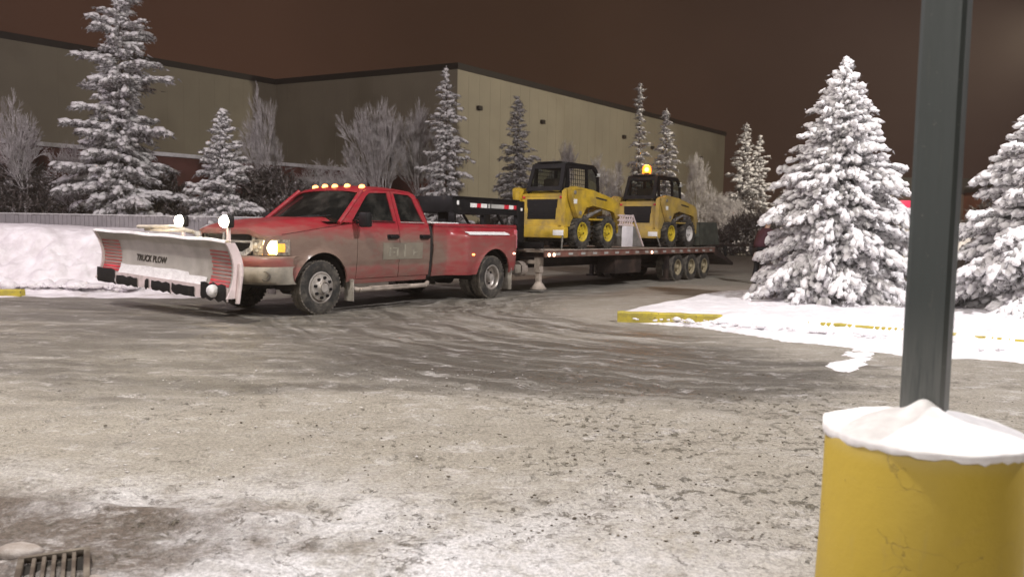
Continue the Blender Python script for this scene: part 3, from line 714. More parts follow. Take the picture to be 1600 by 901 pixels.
# snow cap: heap with a peak leaning on the pole
mb = MB(); NA, NR = 84, 26; vs_ = []
def caph(r, a):
    x, y = r * math.cos(a), r * math.sin(a)
    ra = abs(((a + PI / 2 + .15) % (2 * PI)) )
    edge = .295 + .006 * math.sin(3 * a + 1) + .004 * math.sin(11 * a)
    t = min(1, r / edge)
    h = .040 * (1 - t ** 3) + .012 * math.sin(a * 2 + .6) * t * (1 - t)
    front = .042 * math.exp(-(((x + .035) / .046) ** 2 + ((y + .075) / .046) ** 2))
    body = .034 * math.exp(-(((x + .02) / .15) ** 2 + ((y + .03) / .12) ** 2))
    return h + front + body
for j in range(NR + 1):
    for i in range(NA):
        a = 2 * PI * i / NA
        edge = .295 + .006 * math.sin(3 * a + 1) + .004 * math.sin(11 * a)
        t = j / NR; r = edge * (1 - (1 - t) ** 1.15) if t < 1 else edge
        x, y = r * math.cos(a), r * math.sin(a)
        vs_.append((x, y, .697 + caph(r, a) + .0022 * math.sin(x * 60) * math.sin(y * 55)))
fs = [(j * NA + i, (j + 1) * NA + i, (j + 1) * NA + (i + 1) % NA, j * NA + (i + 1) % NA) for j in range(NR) for i in range(NA)]
# overhanging rim of clinging snow
base = NR * NA
for k_, (dr, dz) in enumerate(((.001, -.007), (-.001, -.018), (-.005, -.028), (-.012, -.028))):
    for i in range(NA):
        a = 2 * PI * i / NA; edge = .295 + .006 * math.sin(3 * a + 1) + .004 * math.sin(11 * a)
        jag = 1 + .16 * math.sin(a * 19 + 2 * math.sin(a * 3)) * math.sin(a * 7 + 2) + .10 * math.sin(a * 31 + 3 * math.sin(a * 5)) + .30 * math.sin(a * 2 + 2.5)
        r = edge + dr; vs_.append((r * math.cos(a), r * math.sin(a), .697 + dz * jag))
for k_ in range(4):
    o0 = (NR + k_) * NA; o1 = (NR + 1 + k_) * NA
    fs += [(o0 + i, o1 + i, o1 + (i + 1) % NA, o0 + (i + 1) % NA) for i in range(NA)]
mb.add(vs_, fs)
obj('snow_cap', mb, snow('cap_snow', (.76, .74, .75), (.88, .87, .88), 22, None, .15, .006), lp, 80)

# drain grate in slush
dg = thing('drain_grate', 'rusty drain grate with parallel bars half buried in brown slush', 'drain grate', (-1.665, 2.80, 0), R(28))
M_IRON = simple('rusty_iron', (.07, .05, .036), .7, .3, .3, 14, .2, dirt=(.24, .21, .17), dirtamt=.5)
mb = MB(); mb.box((-.12, -.16, .014), (.12, -.135, .040), .004); mb.box((-.12, .135, .014), (.12, .16, .040), .004)
mb.box((-.12, -.135, .014), (-.098, .135, .040), .004); mb.box((.098, -.135, .014), (.12, .135, .040), .004)
obj('frame', mb, M_IRON, dg)
mb = MB(); mb.box((-.007, -.134, .016), (.007, .134, .036), .003); barm = mb.mesh('bar', M_IRON)
for i in range(5): obj('bar', barm, None, dg, loc=(-.066 + i * .033, 0, 0))
mb = MB(); mb.box((-.097, -.134, .008), (.097, .134, .012)); obj('pit', mb, M_CHAS, dg)
V_, F_ = T2[2]
for k_, (x, y, s_, lab) in enumerate(((-1.90, 2.98, .060, 'larger grey lump of ice behind the drain grate'), (-1.47, 2.72, .045, 'smaller pale lump of ice right of the drain grate'))):
    mb = MB(); mb.add([(a * s_ * 1.5, b * s_, c * s_ * .5) for a, b, c in V_], [tuple(f) for f in F_])
    o = obj('ice_lump', mb, snow('dirty_ice', (.26, .22, .19), (.42, .38, .36), 12), None, 80, loc=(x, y, .018)); tag(o, lab, 'ice lump', 'lumps of ice by the drain')

# ================================================================ TREES
def rot_zy(phi, tilt, roll):
    c, s_ = np.cos(phi), np.sin(phi); ct, st = np.cos(tilt), np.sin(tilt); cr, sr = np.cos(roll), np.sin(roll)
    z = np.zeros_like(c); o = np.ones_like(c)
    Rz = np.stack([np.stack([c, -s_, z], -1), np.stack([s_, c, z], -1), np.stack([z, z, o], -1)], -2)
    Ry = np.stack([np.stack([ct, z, st], -1), np.stack([z, o, z], -1), np.stack([-st, z, ct], -1)], -2)
    Rx = np.stack([np.stack([o, z, z], -1), np.stack([z, cr, -sr], -1), np.stack([z, sr, cr], -1)], -2)
    return Rz @ Ry @ Rx
def tri_tubes(segs):
    """segs: list of (p,q,r0,r1) -> 4-sided tubes"""
    A = np.array([s_[0] for s_ in segs], float); B = np.array([s_[1] for s_ in segs], float)
    r0 = np.array([s_[2] for s_ in segs]); r1 = np.array([s_[3] for s_ in segs])
    d = B - A; d /= np.linalg.norm(d, axis=1, keepdims=True) + 1e-9
    up = np.where(np.abs(d[:, 2:3]) > .9, np.array([[1., 0, 0]]), np.array([[0, 0, 1.]]))
    a = np.cross(d, up); a /= np.linalg.norm(a, axis=1, keepdims=True); b = np.cross(d, a)
    K = 4; V = []
    for P, r_ in ((A, r0), (B, r1)):
        for i in range(K):
            t = 2 * PI * i / K + .78; V.append(P + (a * math.cos(t) + b * math.sin(t)) * r_[:, None])
    V = np.stack(V, 1).reshape(-1, 3); n_ = len(segs)
    f = np.array([[i, (i + 1) % K, K + (i + 1) % K, K + i] for i in range(K)])
    Fc = (f[None] + (np.arange(n_) * 2 * K)[:, None, None]).reshape(-1, 4)
    return V, Fc
def spruce(label, loc, H, R0, seed, nb, lump, group=None, zlow=.04, droop=.35, rise=.15, power=.85, fill=1.0, side=.34, sparse=0.0, need=8, flat=.45, s_mat=None, n_mat=None, lean=0.0, prof=None, temps=T1, name='spruce_tree', nlen=1.7):
    r_ = np.random.default_rng(seed); t = thing(name, label, 'tree', loc, 0, group)
    s_mat = s_mat or M_SNOW; n_mat = n_mat or M_NEED
    # trunk
    segs = []; k = 12
    tp = lambda h: np.array([lean * (h / H) ** 2 * H, .0, h])
    for i in range(k):
        h0, h1 = H * i / k, H * (i + 1) / k
        segs.append((tp(h0), tp(h1), .022 * H * (1 - i / k) * .6 + .01, .022 * H * (1 - (i + 1) / k) * .6 + .008))
    P, PH, TI, SC = [], [], [], []
    limbs = []
    i = 0
    for i in range(nb):
        u = (i + r_.random()) / nb
        h = H * (zlow + (1 - zlow) * (1 - (1 - u) ** 1.0 if False else u ** 1.12))
        q = 1 - h / H
        L = (float(np.interp(q, *prof)) if prof else R0 * (q ** power + .03)) * (1.18 - .62 * r_.random() ** 1.7) * float(1 - .14 * sstep(np.array(q), .86, 1.0))
        if r_.random() < sparse: L *= .5
        phi = i * 2.39996 + r_.normal() * .35
        dv = np.array([math.cos(phi), math.sin(phi), 0]); sv = np.array([-dv[1], dv[0], 0])
        rs = rise + .25 * (1 - q); dr = droop * r_.uniform(.7, 1.3) * (.4 + q)
        pos = lambda s_: tp(h) + dv * L * s_ + np.array([0, 0, (rs * s_ - dr * s_ * s_) * L])
        p0 = pos(0)
        for a in (.35, .7, 1.0):
            p1 = pos(a); limbs.append((p0, p1, .010 + .012 * L * (1.05 - a), .006 + .008 * L * (1.02 - a))); p0 = p1
        n_ = max(2, int(fill * L / lump * 1.35 + 1.5))
        for m in range(n_):
            s_ = .18 + .82 * ((m + r_.random() * .7) / n_)
            wdt = side * L * (1.08 - s_) + lump * .45
            nside = 1 + int(fill * 2.0 * wdt / lump * r_.uniform(.5, 1.0))
            for g in range(nside):
                off = r_.uniform(-1, 1) * wdt if g else r_.normal() * lump * .2
                c = pos(s_) + sv * off - dv * abs(off) * .12 + np.array([0, 0, r_.normal() * lump * .16 - abs(off) * .22])
                P.append(c); PH.append(phi + off / max(wdt, .01) * .75 + r_.normal() * .2)
                TI.append(math.atan(-(rs - 2 * dr * s_)) + .12 + r_.normal() * .18)
                z_ = lump * r_.uniform(.6, 1.15) * (.72 + .35 * q)
                SC.append((z_ * r_.uniform(.8, 1.35), z_ * r_.uniform(.38, .62), z_ * flat * r_.uniform(.7, 1.25)))
    # leader
    for m in range(14):
        z_ = lump * (.62 - .035 * m); P.append(tp(H * (.93 + .0062 * m)) + r_.normal(size=3) * lump * .10); PH.append(r_.random() * 6); TI.append(-1.25); SC.append((z_ * 1.1, z_ * .42, z_ * .42))
    P = np.array(P); PH = np.array(PH); TI = np.array(TI); SC = np.array(SC)
    P[:, 2] = np.maximum(P[:, 2], lump * .3)
    Rm = rot_zy(PH, TI, r_.normal(size=len(P)) * .25)
    V, Fc = scatter(temps, P, SC, Rm, seed)
    # needle sprays under and around every lump
    n_ = len(P); K = need
    o_ = r_.normal(size=(n_, K, 3)) * np.array([.55, .42, .12]); o_[..., 2] -= .28
    dirn = np.stack([r_.uniform(.35, 1, (n_, K)), r_.normal(size=(n_, K)) * .75, r_.normal(size=(n_, K)) * .3 - .32], -1)
    dirn /= np.linalg.norm(dirn, axis=2, keepdims=True)
    ln = r_.uniform(.45, 1.0, (n_, K, 1)) * nlen * .55
    a = o_; b = o_ + dirn * ln
    wv = np.cross(dirn, r_.normal(size=(n_, K, 3))); wv /= np.linalg.norm(wv, axis=2, keepdims=True); wv *= .085 * nlen
    tri = np.stack([a - wv, b, a + wv], 2) * SC[:, 0][:, None, None, None]
    tri = np.einsum('nij,nkvj->nkvi', Rm, tri) + P[:, None, None, :]
    TV = tri.reshape(-1, 3); TF = np.arange(len(TV)).reshape(-1, 3)
    o = bpy.data.objects.new('trunk', np_mesh('trunk', *tri_tubes(segs), [M_BARK])); col.objects.link(o); o.parent = t
    o = bpy.data.objects.new('branches', np_mesh('branches', *tri_tubes(limbs), [M_BARK])); col.objects.link(o); o.parent = t; o['kind'] = 'stuff'
    o = bpy.data.objects.new('foliage', np_mesh('foliage', TV, TF, [n_mat], smooth=False)); col.objects.link(o); o.parent = t; o['kind'] = 'stuff'
    o = bpy.data.objects.new('snow', np_mesh('snow', V, Fc, [s_mat])); col.objects.link(o); o.parent = t; o['kind'] = 'stuff'
    return t
def bare_tree(label, loc, H, seed, spread=.5, depth=6, group=None, twig=.0075, nst=1, mat=None, name='bare_tree', thick=.012):
    r_ = np.random.default_rng(seed); t = thing(name, label, 'tree', loc, 0, group); segs = []
    def grow(p, d, L, rad, lv):
        n_ = 3
        for i in range(n_):
            d = d + r_.normal(size=3) * .09 + np.array([0, 0, .05]); d /= np.linalg.norm(d)
            q = p + d * L / n_; segs.append((p, q, rad * (1 - i * .12), rad * (1 - (i + 1) * .12))); p = q
            if lv > 0 and i > 0:
                for _ in range(2 if lv > 1 else 3):
                    a = r_.normal(size=3); a -= d * a.dot(d); a /= np.linalg.norm(a)
                    an_ = r_.uniform(.45, .95) * spread * 1.5
                    grow(p, d * math.cos(an_) + a * math.sin(an_), L * r_.uniform(.52, .74), max(twig, rad * .55), lv - 1)
        if lv > 0: grow(p, d, L * .72, max(twig, rad * .7), lv - 1)
    for s_ in range(nst):
        grow(np.array([r_.normal() * .15 * (nst > 1), r_.normal() * .1, 0.]), np.array([r_.normal() * .12, r_.normal() * .12, 1.]), H * .33, H * thick, depth)
    V, Fc = tri_tubes(segs)
    zmax = V[:, 2].max(); V *= H / zmax
    wt = {41: 2.7, 42: 3.3, 49: 2.2, 43: 3.0, 44: 3.2, 45: 1.7, 46: 2.6, 47: 2.6, 48: 3.6, 50: 3.4, 51: 3.2}.get(seed, 3.0)
    rr_ = np.percentile(np.abs(V[:, 0]), 97); V[:, :2] *= wt / 2 / rr_
    o = bpy.data.objects.new('branches', np_mesh('branches', V, Fc, [mat or M_FROST])); col.objects.link(o); o.parent = t; o['kind'] = 'stuff'
    return t
G = 'snowy spruces and bare trees in front of the warehouse'
# the two island spruces, thick with snow
PR = ([0, .05, .155, .30, .40, .55, .66, .81, .93, 1.0], [.02, .14, .40, .68, .86, 1.08, 1.22, 1.42, 1.46, 1.36])
T1L = [icos(1, q_, .40) for q_ in range(30, 37)]
spruce('bright spruce thick with white snow on the island just left of the green pole', (5.85, 14.2, .08), 4.32, 1.5, 3, 340, .100, None, zlow=.03, droop=.36, rise=.14, prof=PR, fill=.88, side=.30, temps=T1L, flat=.62, need=4, nlen=2.0)
spruce('snow laden spruce on the island cut off by the right edge of the picture', (8.35, 12.35, .08), 3.65, 1.5, 8, 310, .100, None, zlow=.04, droop=.36, rise=.12, prof=PR, fill=.86, side=.30, temps=T1L, flat=.62, need=4, nlen=2.0)
# left and middle background
spruce('tallest snowy spruce with long level branches behind the left fence', (-14.1, 28.6, 0), 10.3, 2.55, 21, 125, .215, G, zlow=.10, droop=.20, rise=.10, power=.62, fill=.82, sparse=.38, need=14, flat=.46, nlen=2.0)
spruce('small full snowy spruce behind the plough lamps', (-10.35, 28.2, 0), 5.35, 1.95, 22, 120, .165, G, zlow=.10, droop=.2, rise=.14, power=.9, fill=.75, sparse=.2, need=14, flat=.5, nlen=2.0)
spruce('tall narrow snowy spruce in front of the corner of the warehouse', (-3.1, 36, 0), 8.45, 1.95, 23, 115, .20, G, zlow=.12, droop=.28, rise=.10, power=.72, fill=.6, sparse=.35, need=12, flat=.46, nlen=2.0)
M_SNF = snow('thin_snow', (.56, .54, .55), (.76, .74, .75), 4)
spruce('sparse greenish spruce against the beige wall above the front loader', (.15, 42, 0), 8.2, 2.0, 24, 110, .20, G, zlow=.15, droop=.25, rise=.12, power=.75, fill=.55, sparse=.3, need=16, flat=.32, s_mat=M_SNF, nlen=2.2)
spruce('tall thin spruce rising above the roof left of the amber beacon tree', (8.2, 52, 0), 10.8, 1.15, 25, 66, .26, G, zlow=.2, droop=.2, rise=.1, power=.6, fill=.5, sparse=.4, need=14, flat=.36, s_mat=M_SNF, nlen=2.2, lean=-.01)
spruce('thin spruce with bent top just right of the amber beacon', (9.7, 50.5, 0), 9.0, 1.9, 26, 76, .26, G, zlow=.12, droop=.28, rise=.05, power=.8, fill=.5, sparse=.3, need=14, flat=.36, s_mat=M_SNF, nlen=2.2, lean=-.015)
spruce('taller frosty spruce right of the end of the warehouse', (17.9, 62, 0), 9.8, 2.4, 27, 100, .28, G, zlow=.08, droop=.2, rise=.1, power=.8, fill=.6, sparse=.35, need=12, flat=.42, lean=.015, s_mat=M_SNF)
spruce('shorter frosty spruce beside the taller one right of the warehouse', (19.4, 63, 0), 9.0, 2.1, 28, 90, .28, G, zlow=.08, droop=.2, rise=.1, power=.75, fill=.55, sparse=.4, need=12, flat=.42, s_mat=M_SNF)
spruce('small snowy spruce tops far behind the island spruce', (21.5, 63, 0), 4.8, 2.6, 29, 70, .32, G, zlow=.08, droop=.3, rise=.1, power=.8, fill=.5, sparse=.3, need=16, flat=.2, s_mat=M_SNF, n_mat=M_NEEDF)
spruce('low spruce in front of the red signs far right', (28.4, 60, 0), 5.2, 1.3, 30, 60, .32, G, zlow=.08, droop=.3, rise=.1, power=.9, fill=.5, sparse=.3, need=12, flat=.2, s_mat=M_SNF, n_mat=M_NEEDF)
spruce('low spruce partly behind the green pole', (31.5, 59, 0), 4.9, 1.3, 31, 60, .32, G, zlow=.08, droop=.3, rise=.1, power=.9, fill=.5, sparse=.3, need=12, flat=.2, s_mat=M_SNF, n_mat=M_NEEDF)
spruce('dim spruce right of the green pole beside the far reddish building', (36.5, 58, 0), 5.6, 1.6, 32, 60, .32, G, zlow=.08, droop=.3, rise=.1, power=.9, fill=.5, sparse=.3, need=12, flat=.12, s_mat=M_SNF, n_mat=M_NEEDF)
bare_tree('frosted bare tree with a round crown left of the red pickup cab', (-9.7, 33, 0), 7.2, 41, .40, 5, G, thick=.010)
bare_tree('frosted bare multi stemmed tree behind the pickup cab', (-5.8, 36.6, 0), 7.3, 42, .25, 5, G, nst=3, thick=.008)
bare_tree('second frosted bare tree just left of the narrow spruce', (-4.6, 38.6, 0), 7.6, 49, .25, 5, G, nst=2, thick=.008)
bare_tree('faint bare tree at the far left edge of the picture', (-18.0, 29.5, 0), 6.2, 43, .48, 5, G, thick=.010)
bare_tree('low reddish bare tree between the left edge and the tallest spruce', (-16.3, 30.4, 0), 4.6, 44, .60, 5, G, nst=2, thick=.009)
bare_tree('slim bare tree on the beige wall between the two loaders', (3.0, 46, 0), 6.6, 45, .34, 5, G, mat=M_FROST, thick=.009)
bare_tree('bare tree behind the amber beacon', (6.1, 49, 0), 6.2, 46, .40, 5, G, thick=.009)
bare_tree('bare tree on the beige wall right of the rear loader cab', (14.0, 58, 0), 7.2, 47, .42, 5, G, thick=.009)
bare_tree('bare bush at the right end of the beige wall', (16.0, 60, 0), 4.6, 48, .7, 5, G, nst=3, thick=.008)
bare_tree('low bare shrub behind the loaders', (8.9, 47, 0), 3.9, 50, .7, 5, G, nst=3, thick=.008)
bare_tree('low bare shrub left of the warehouse corner spruce', (-7.9, 34.0, 0), 4.2, 51, .75, 5, G, nst=3, thick=.008)
def hedge(label, x0, x1, y, h, seed, n_=1400):
    r_ = np.random.default_rng(seed); P = np.stack([r_.uniform(x0, x1, n_), y + r_.normal(size=n_) * .7, r_.random(n_) ** .8 * h], 1)
    P[:, 2] *= 1 + .3 * np.sin(P[:, 0] * 1.3 + seed)
    K = 8; a = P[:, None, :] + r_.normal(size=(n_, K, 3)) * .12; d = r_.normal(size=(n_, K, 3)); d[..., 2] += .6
    d /= np.linalg.norm(d, axis=2, keepdims=True); w_ = np.cross(d, r_.normal(size=(n_, K, 3))) * .035
    tri = np.stack([a - w_, a + d * .42, a + w_], 2).reshape(-1, 3)
    o = bpy.data.objects.new('undergrowth', np_mesh('undergrowth', tri, np.arange(len(tri)).reshape(-1, 3), [M_NEEDF], smooth=False)); col.objects.link(o)
    tag(o, label, None, None, 'stuff')
hedge('dark tangled undergrowth behind the left fence', -24, -6, 30.3, 2.6, 1, 3200)
hedge('dark tangled undergrowth along the foot of the warehouse', -6, 16, 47, 1.9, 2, 2600)
hedge('dark undergrowth on the far right snow bank', 17, 46, 62, 3.4, 3, 3600)

# ================================================================ PICKUP
TA = .5877
T_ORG = (-1.35, 15.52, 0)
T_ROT = math.atan2(-math.cos(TA), -math.sin(TA))
tk = thing('pickup_truck', 'dirty red crew cab dual wheel pickup with lit headlamp and roof lamps', 'pickup truck', T_ORG, T_ROT)
AX, WR = 4.07, .40
def arc(cx, cz, r, a0, a1, n=18): return [(cx + r * math.cos(R(a)), cz + r * math.sin(R(a))) for a in lin(a0, a1, n)]
def wside(x, z):
    """half width of the cab and front body at x,z"""
    k = np.interp(z, [.42, .56, .72, .90, 1.08, 1.24, 1.36], [.900, .935, .955, .968, .975, .960, .925])
    if x > 4.45: k -= .17 * ((x - 4.45) / .55) ** 2
    d = math.hypot(x - AX, z - .40)                       # flare lip at the front wheel
    k += .045 * math.exp(-((d - .50) / .055) ** 2)
    if .70 < z < .735: k -= .006
    return float(k)
def bside(x, z):
    k = np.interp(z, [.42, .56, .72, .90, 1.10, 1.30, 1.40], [.90, .935, .955, .965, .97, .965, .955])
    t = float(sstep(np.array(x), 1.12, .80) * sstep(np.array(x), -1.02, -.70))
    vz = float(sstep(np.array(z), 1.30, 1.18))
    k += .25 * t * vz
    d = math.hypot(x, z - .40); k += .03 * math.exp(-((d - .52) / .05) ** 2)
    return float(k)
ZS = [.48, .54, .60, .68, .715, .735, .80, .88, .96, 1.04, 1.12, 1.17, 1.20, 1.24, 1.28, 1.32]
def both(name, mb, mat, parent=tk, **kw):
    a = obj(name, mb, mat, parent, **kw); b = obj(name, mb.mirrored(), mat, parent, **kw); return a, b
# fender
fo = [(3.355, .46)] + [(3.56, .46)] + arc(AX, .40, .52, 172, 8, 20)[0:] + [(4.62, .52), (4.62, .88), (4.99, .88), (4.99, 1.02), (4.97, 1.10), (4.86, 1.155), (4.6, 1.20), (4.2, 1.255), (3.8, 1.305), (3.355, 1.36)]
fo = [p for i, p in enumerate(fo) if i == 0 or math.hypot(p[0] - fo[i - 1][0], p[1] - fo[i - 1][1]) > .004]
mb = MB(); mb.panel(fo, [], lambda x, z: (x, wside(x, z), z), lin(3.45, 4.95, 26), ZS)
both('fender', mb, M_RED)
# doors (with window frames) and handles
def dw(x, z):
    if z > 1.36:
        return (x, .925 - (z - 1.36) * .34, z)
    return (x, wside(x, z), z)
fd = [(2.385, .50), (3.345, .50), (3.345, 1.36), (3.60, 1.372), (3.03, 1.86), (2.90, 1.905), (2.39, 1.925)]
fw = [(2.46, 1.405), (3.40, 1.405), (2.97, 1.80), (2.88, 1.85), (2.475, 1.868)]
rd = [(1.60, .50), (2.372, .50), (2.377, 1.925), (1.92, 1.915), (1.78, 1.86), (1.60, 1.36)]
rw = [(1.73, 1.405), (2.30, 1.405), (2.31, 1.868), (1.95, 1.855), (1.87, 1.80)]
for nm, o_, h_, hx in (('front_door', fd, fw, 2.56), ('rear_door', rd, rw, 1.76)):
    mb = MB(); mb.panel(o_, [h_], dw, lin(1.7, 3.4, 12), ZS + [1.36, 1.5, 1.65, 1.8])
    hb = MB(); hb.box((hx - .12, .985, 1.135), (hx + .10, 1.03, 1.175), .014); hb.box((hx - .14, .960, 1.12), (hx + .12, .985, 1.19), .01)
    gl = MB(); cx_ = sum(p[0] for p in h_) / len(h_); cz_ = sum(p[1] for p in h_) / len(h_)
    g2 = [(cx_ + (x - cx_) * 1.05, cz_ + (z - cz_) * 1.06) for x, z in h_]
    gl.panel(g2, [], lambda x, z: (x, dw(x, z)[1] - .018, z), [], [], None)
    tr = MB(); tr.box((min(p[0] for p in h_) - .01, .922, 1.386), (max(p[0] for p in h_) + .01, .936, 1.400), .004)
    for m_ in (False, True):
        g_ = (lambda q: q.mirrored()) if m_ else (lambda q: q)
        d_ = obj(nm, g_(mb), M_RED, tk); obj('door_handle', g_(hb), M_BLK, d_); obj('window', g_(gl), M_GLASS, d_); obj('window_trim', g_(tr), M_CHR if hx < 2 else M_BLK, d_)
# lettered door sign, worn almost blank
sg = MB(); sg.panel([(1.80, .785), (2.78, .785), (2.78, 1.055), (1.80, 1.055)], [], lambda x, z: (x, wside(x, z) + .006, z), lin(1.9, 2.7, 6), [.85, .95, 1.0], (0, -.004, 0))
sgo = obj('door_sign', sg, simple('muddy_door_sign', (.21, .185, .145), .7, 0, .12, 5, dirt=(.16, .135, .105), dirtamt=.3), tk, label='mud coated rectangular sign across the two doors')
sx = MB()
for (a, b, c, d) in ((2.60, .84, 2.64, .98), (2.42, .84, 2.46, .98), (2.46, .96, 2.56, .98), (2.24, .82, 2.275, 1.03), (2.02, .85, 2.05, .95), (1.93, .88, 2.02, .91), (2.50, .89, 2.60, .91)):
    sx.panel([(a, b), (c, b), (c, d), (a, d)], [], lambda x, z: (x, wside(x, z) + .010, z), [], [], (0, -.003, 0))
obj('lettering', sx, simple('worn_letter_paint', (.27, .25, .20), .7), sgo)['kind'] = 'stuff'
# roof
def roofz(x, y):
    t = min(1, abs(y) / .745)
    zc = np.interp(x, [1.60, 1.74, 1.9, 2.3, 2.8, 2.98, 3.06], [1.80, 1.915, 1.965, 1.99, 1.98, 1.94, 1.885])
    return float(zc - .055 * t ** 3 - (.02 if t > .98 else 0))
mb = MB(); mb.grid(lambda x, y: (x, y, roofz(x, y)), lin(1.60, 3.06, 18), lin(-.748, .748, 19), flip=False); obj('roof', mb, M_RED, tk, 60)
# windscreen and pillars
def wsc(u, v):   # u across -1..1 v 0 bottom..1 top
    yb, yt = .84, .685
    y = u * (yb + (yt - yb) * v)
    x = (3.74 - .14 * u * u) * (1 - v) + (3.04 - .06 * u * u) * v
    return (x, y, (1.40 - .025 * u * u) * (1 - v) + (1.895 - .03 * u * u) * v)
mb = MB(); mb.grid(wsc, lin(-1, 1, 13), lin(0, 1, 5)); obj('windscreen', mb, M_GLASS, tk, 60)
for s_ in (-1, 1):
    mb = MB(); mb.tube([(3.66, s_ * .885, 1.355), (3.02, s_ * .725, 1.885)], .034, 8); obj('windscreen_pillar', mb, M_RED, tk)
    mb = MB(); mb.tube([(3.70, s_ * .12, 1.435), (3.60, s_ * .12 + .52 * (1 if s_ > 0 else 1), 1.475)], .008, 6); obj('wiper', mb, M_BLK, tk)
# hood
def hoodz(x, y):
    a = abs(y); zc = np.interp(x, [3.5, 3.78, 4.2, 4.6, 4.9, 5.02, 5.06], [1.45, 1.44, 1.41, 1.37, 1.315, 1.275, 1.24])
    ze = np.interp(x, [3.5, 3.78, 4.2, 4.6, 4.9, 5.02, 5.06], [1.372, 1.315, 1.262, 1.208, 1.150, 1.12, 1.10])
    t = float(sstep(np.array(a), .82, .50)); return float(ze + (zc - ze) * t - .01 * (a / .5) ** 2 * (t > .99))
def ftop(x): return float(np.interp(x, [3.355, 3.8, 4.2, 4.6, 4.86, 4.97, 5.06], [1.362, 1.307, 1.257, 1.202, 1.157, 1.115, 1.10]))
def xfront(y): return float(np.interp(abs(y), [0, .3, .6, .70, .79, .872, .922, .96], [5.05, 5.045, 5.02, 4.985, 4.945, 4.88, 4.79, 4.66]))
def hood_pt(u, v):
    vv_ = min(v, 1.0); x = 3.44 + vv_ * (5.0 - 3.44)
    y = u * (wside(min(x, 4.72), ftop(min(x, 4.72))) + .004)
    x = 3.44 + vv_ * (xfront(y) - 3.44)
    if abs(u) > .999: y = u * (wside(x, ftop(x)) + .004)
    a = abs(y); zc = np.interp(x, [3.5, 3.78, 4.2, 4.6, 4.9, 5.02, 5.06], [1.45, 1.44, 1.41, 1.37, 1.31, 1.265, 1.25])
    ze = ftop(x) + .006
    t = float(sstep(np.array(a), .88, .46))
    z = ze + (zc - ze) * t
    if v > 1.0: z -= .035 if v < 1.5 else .085; x += .006 if v < 1.5 else -.01
    return (x, y, float(z))
mb = MB(); mb.grid(hood_pt, lin(-1, 1, 41), lin(0, 1, 22) + [1.2, 2.0], flip=True); obj('hood', mb, M_RED, tk, 50)
mb = MB(); mb.grid(lambda x, y: (x, y, 1.40 - .03 * (y / .8) ** 2 + (3.8 - x) * .02), lin(3.5, 3.82, 4), lin(-.82, .82, 9)); obj('cowl', mb, M_BLK, tk)
# inner structure so nothing is hollow
mb = MB(); mb.box((1.60, -.86, .55), (3.6, .86, .62)); mb.box((3.56, -.80, .66), (3.62, .80, 1.36)); mb.box((4.55, -.70, .60), (4.96, .70, 1.08))
mb.box((1.62, -.84, .6), (1.66, .84, 1.36)); obj('floor_and_firewall', mb, M_CHAS, tk)
bw = MB(); bw.M = Matrix.Identity(4)
bw.add([(1.60, -.93, .5), (1.60, .93, .5), (1.60, .93, 1.36), (1.60, -.93, 1.36)], [(0, 1, 2, 3)])
bw.add([(1.60, -.92, 1.36), (1.60, .92, 1.36), (1.605, .90, 1.42), (1.605, -.90, 1.42), (1.72, -.78, 1.80), (1.72, .78, 1.80), (1.66, .60, 1.46), (1.66, -.60, 1.46), (1.72, .55, 1.76), (1.72, -.55, 1.76)], [(0, 1, 2, 3), (3, 2, 6, 7), (7, 9, 4, 3), (2, 5, 8, 6), (9, 8, 5, 4)])
obj('cab_back', bw, M_RED, tk)
mb = MB(); mb.add([(1.665, .60, 1.46), (1.665, -.60, 1.46), (1.725, -.55, 1.76), (1.725, .55, 1.76)], [(0, 1, 2, 3)]); obj('rear_window', mb, M_GLASS, tk)
for y in (-.42, .42):
    for x in (2.62, 1.95):
        mb = MB(); mb.box((x - .05, y - .25, .62), (x + .42, y + .25, .98), .06); mb.box((x - .16, y - .24, .9), (x + .0, y + .24, 1.44), .05); mb.box((x - .13, y - .12, 1.46), (x - .03, y + .12, 1.64), .03)
        obj('seat', mb, M_BEIGE, tk)
mb = MB(); mb.lathe([(.17, -.012), (.185, 0), (.17, .012)], 'z', 20, M=rotm(0, R(-65), 0, (3.12, .40, 1.28)), close=True); obj('steering_wheel', mb, M_BLK, tk)
mb = MB(); mb.box((3.2, -.8, 1.15), (3.55, .8, 1.37), .04); obj('dashboard', mb, M_BLK, tk)
# rocker, running board
mb = MB(); mb.panel([(1.62, .42), (3.36, .42), (3.36, .495), (1.62, .495)], [], lambda x, z: (x, wside(x, z) - .012, z), [], [], (0, -.08, 0)); both('rocker_panel', mb, M_RED)
mb = MB(); mb.tube([(3.45, .93, .36), (3.35, 1.0, .33), (1.75, 1.0, .33), (1.62, .93, .36)], .038, 12); mb.box((2.2, .96, .345), (3.1, 1.04, .375), .01); both('running_board', mb, M_TAN)
# cab to bed gap and bed sides
mb = MB(); mb.panel([(1.50, .46), (1.585, .46), (1.585, 1.36), (1.50, 1.36)], [], lambda x, z: (x, wside(x, z) - .025, z), [], ZS); both('body_gap', mb, M_CHAS)
bo = [(1.50, .47)] + [(.62, .47)] + arc(0, .40, .54, 8, 172, 20) + [(-.72, .52), (-1.12, .58), (-1.12, 1.33), (-1.10, 1.36), (1.46, 1.375), (1.50, 1.37)]
mb = MB(); mb.panel(bo, [], lambda x, z: (x, bside(x, z), z), lin(-1.05, 1.42, 40), ZS); 
bs = both('bed_side', mb, M_RED)
mb = MB(); mb.box((-1.11, .86, 1.34), (1.49, .975, 1.392), .015); br = both('bed_rail', mb, M_RED)
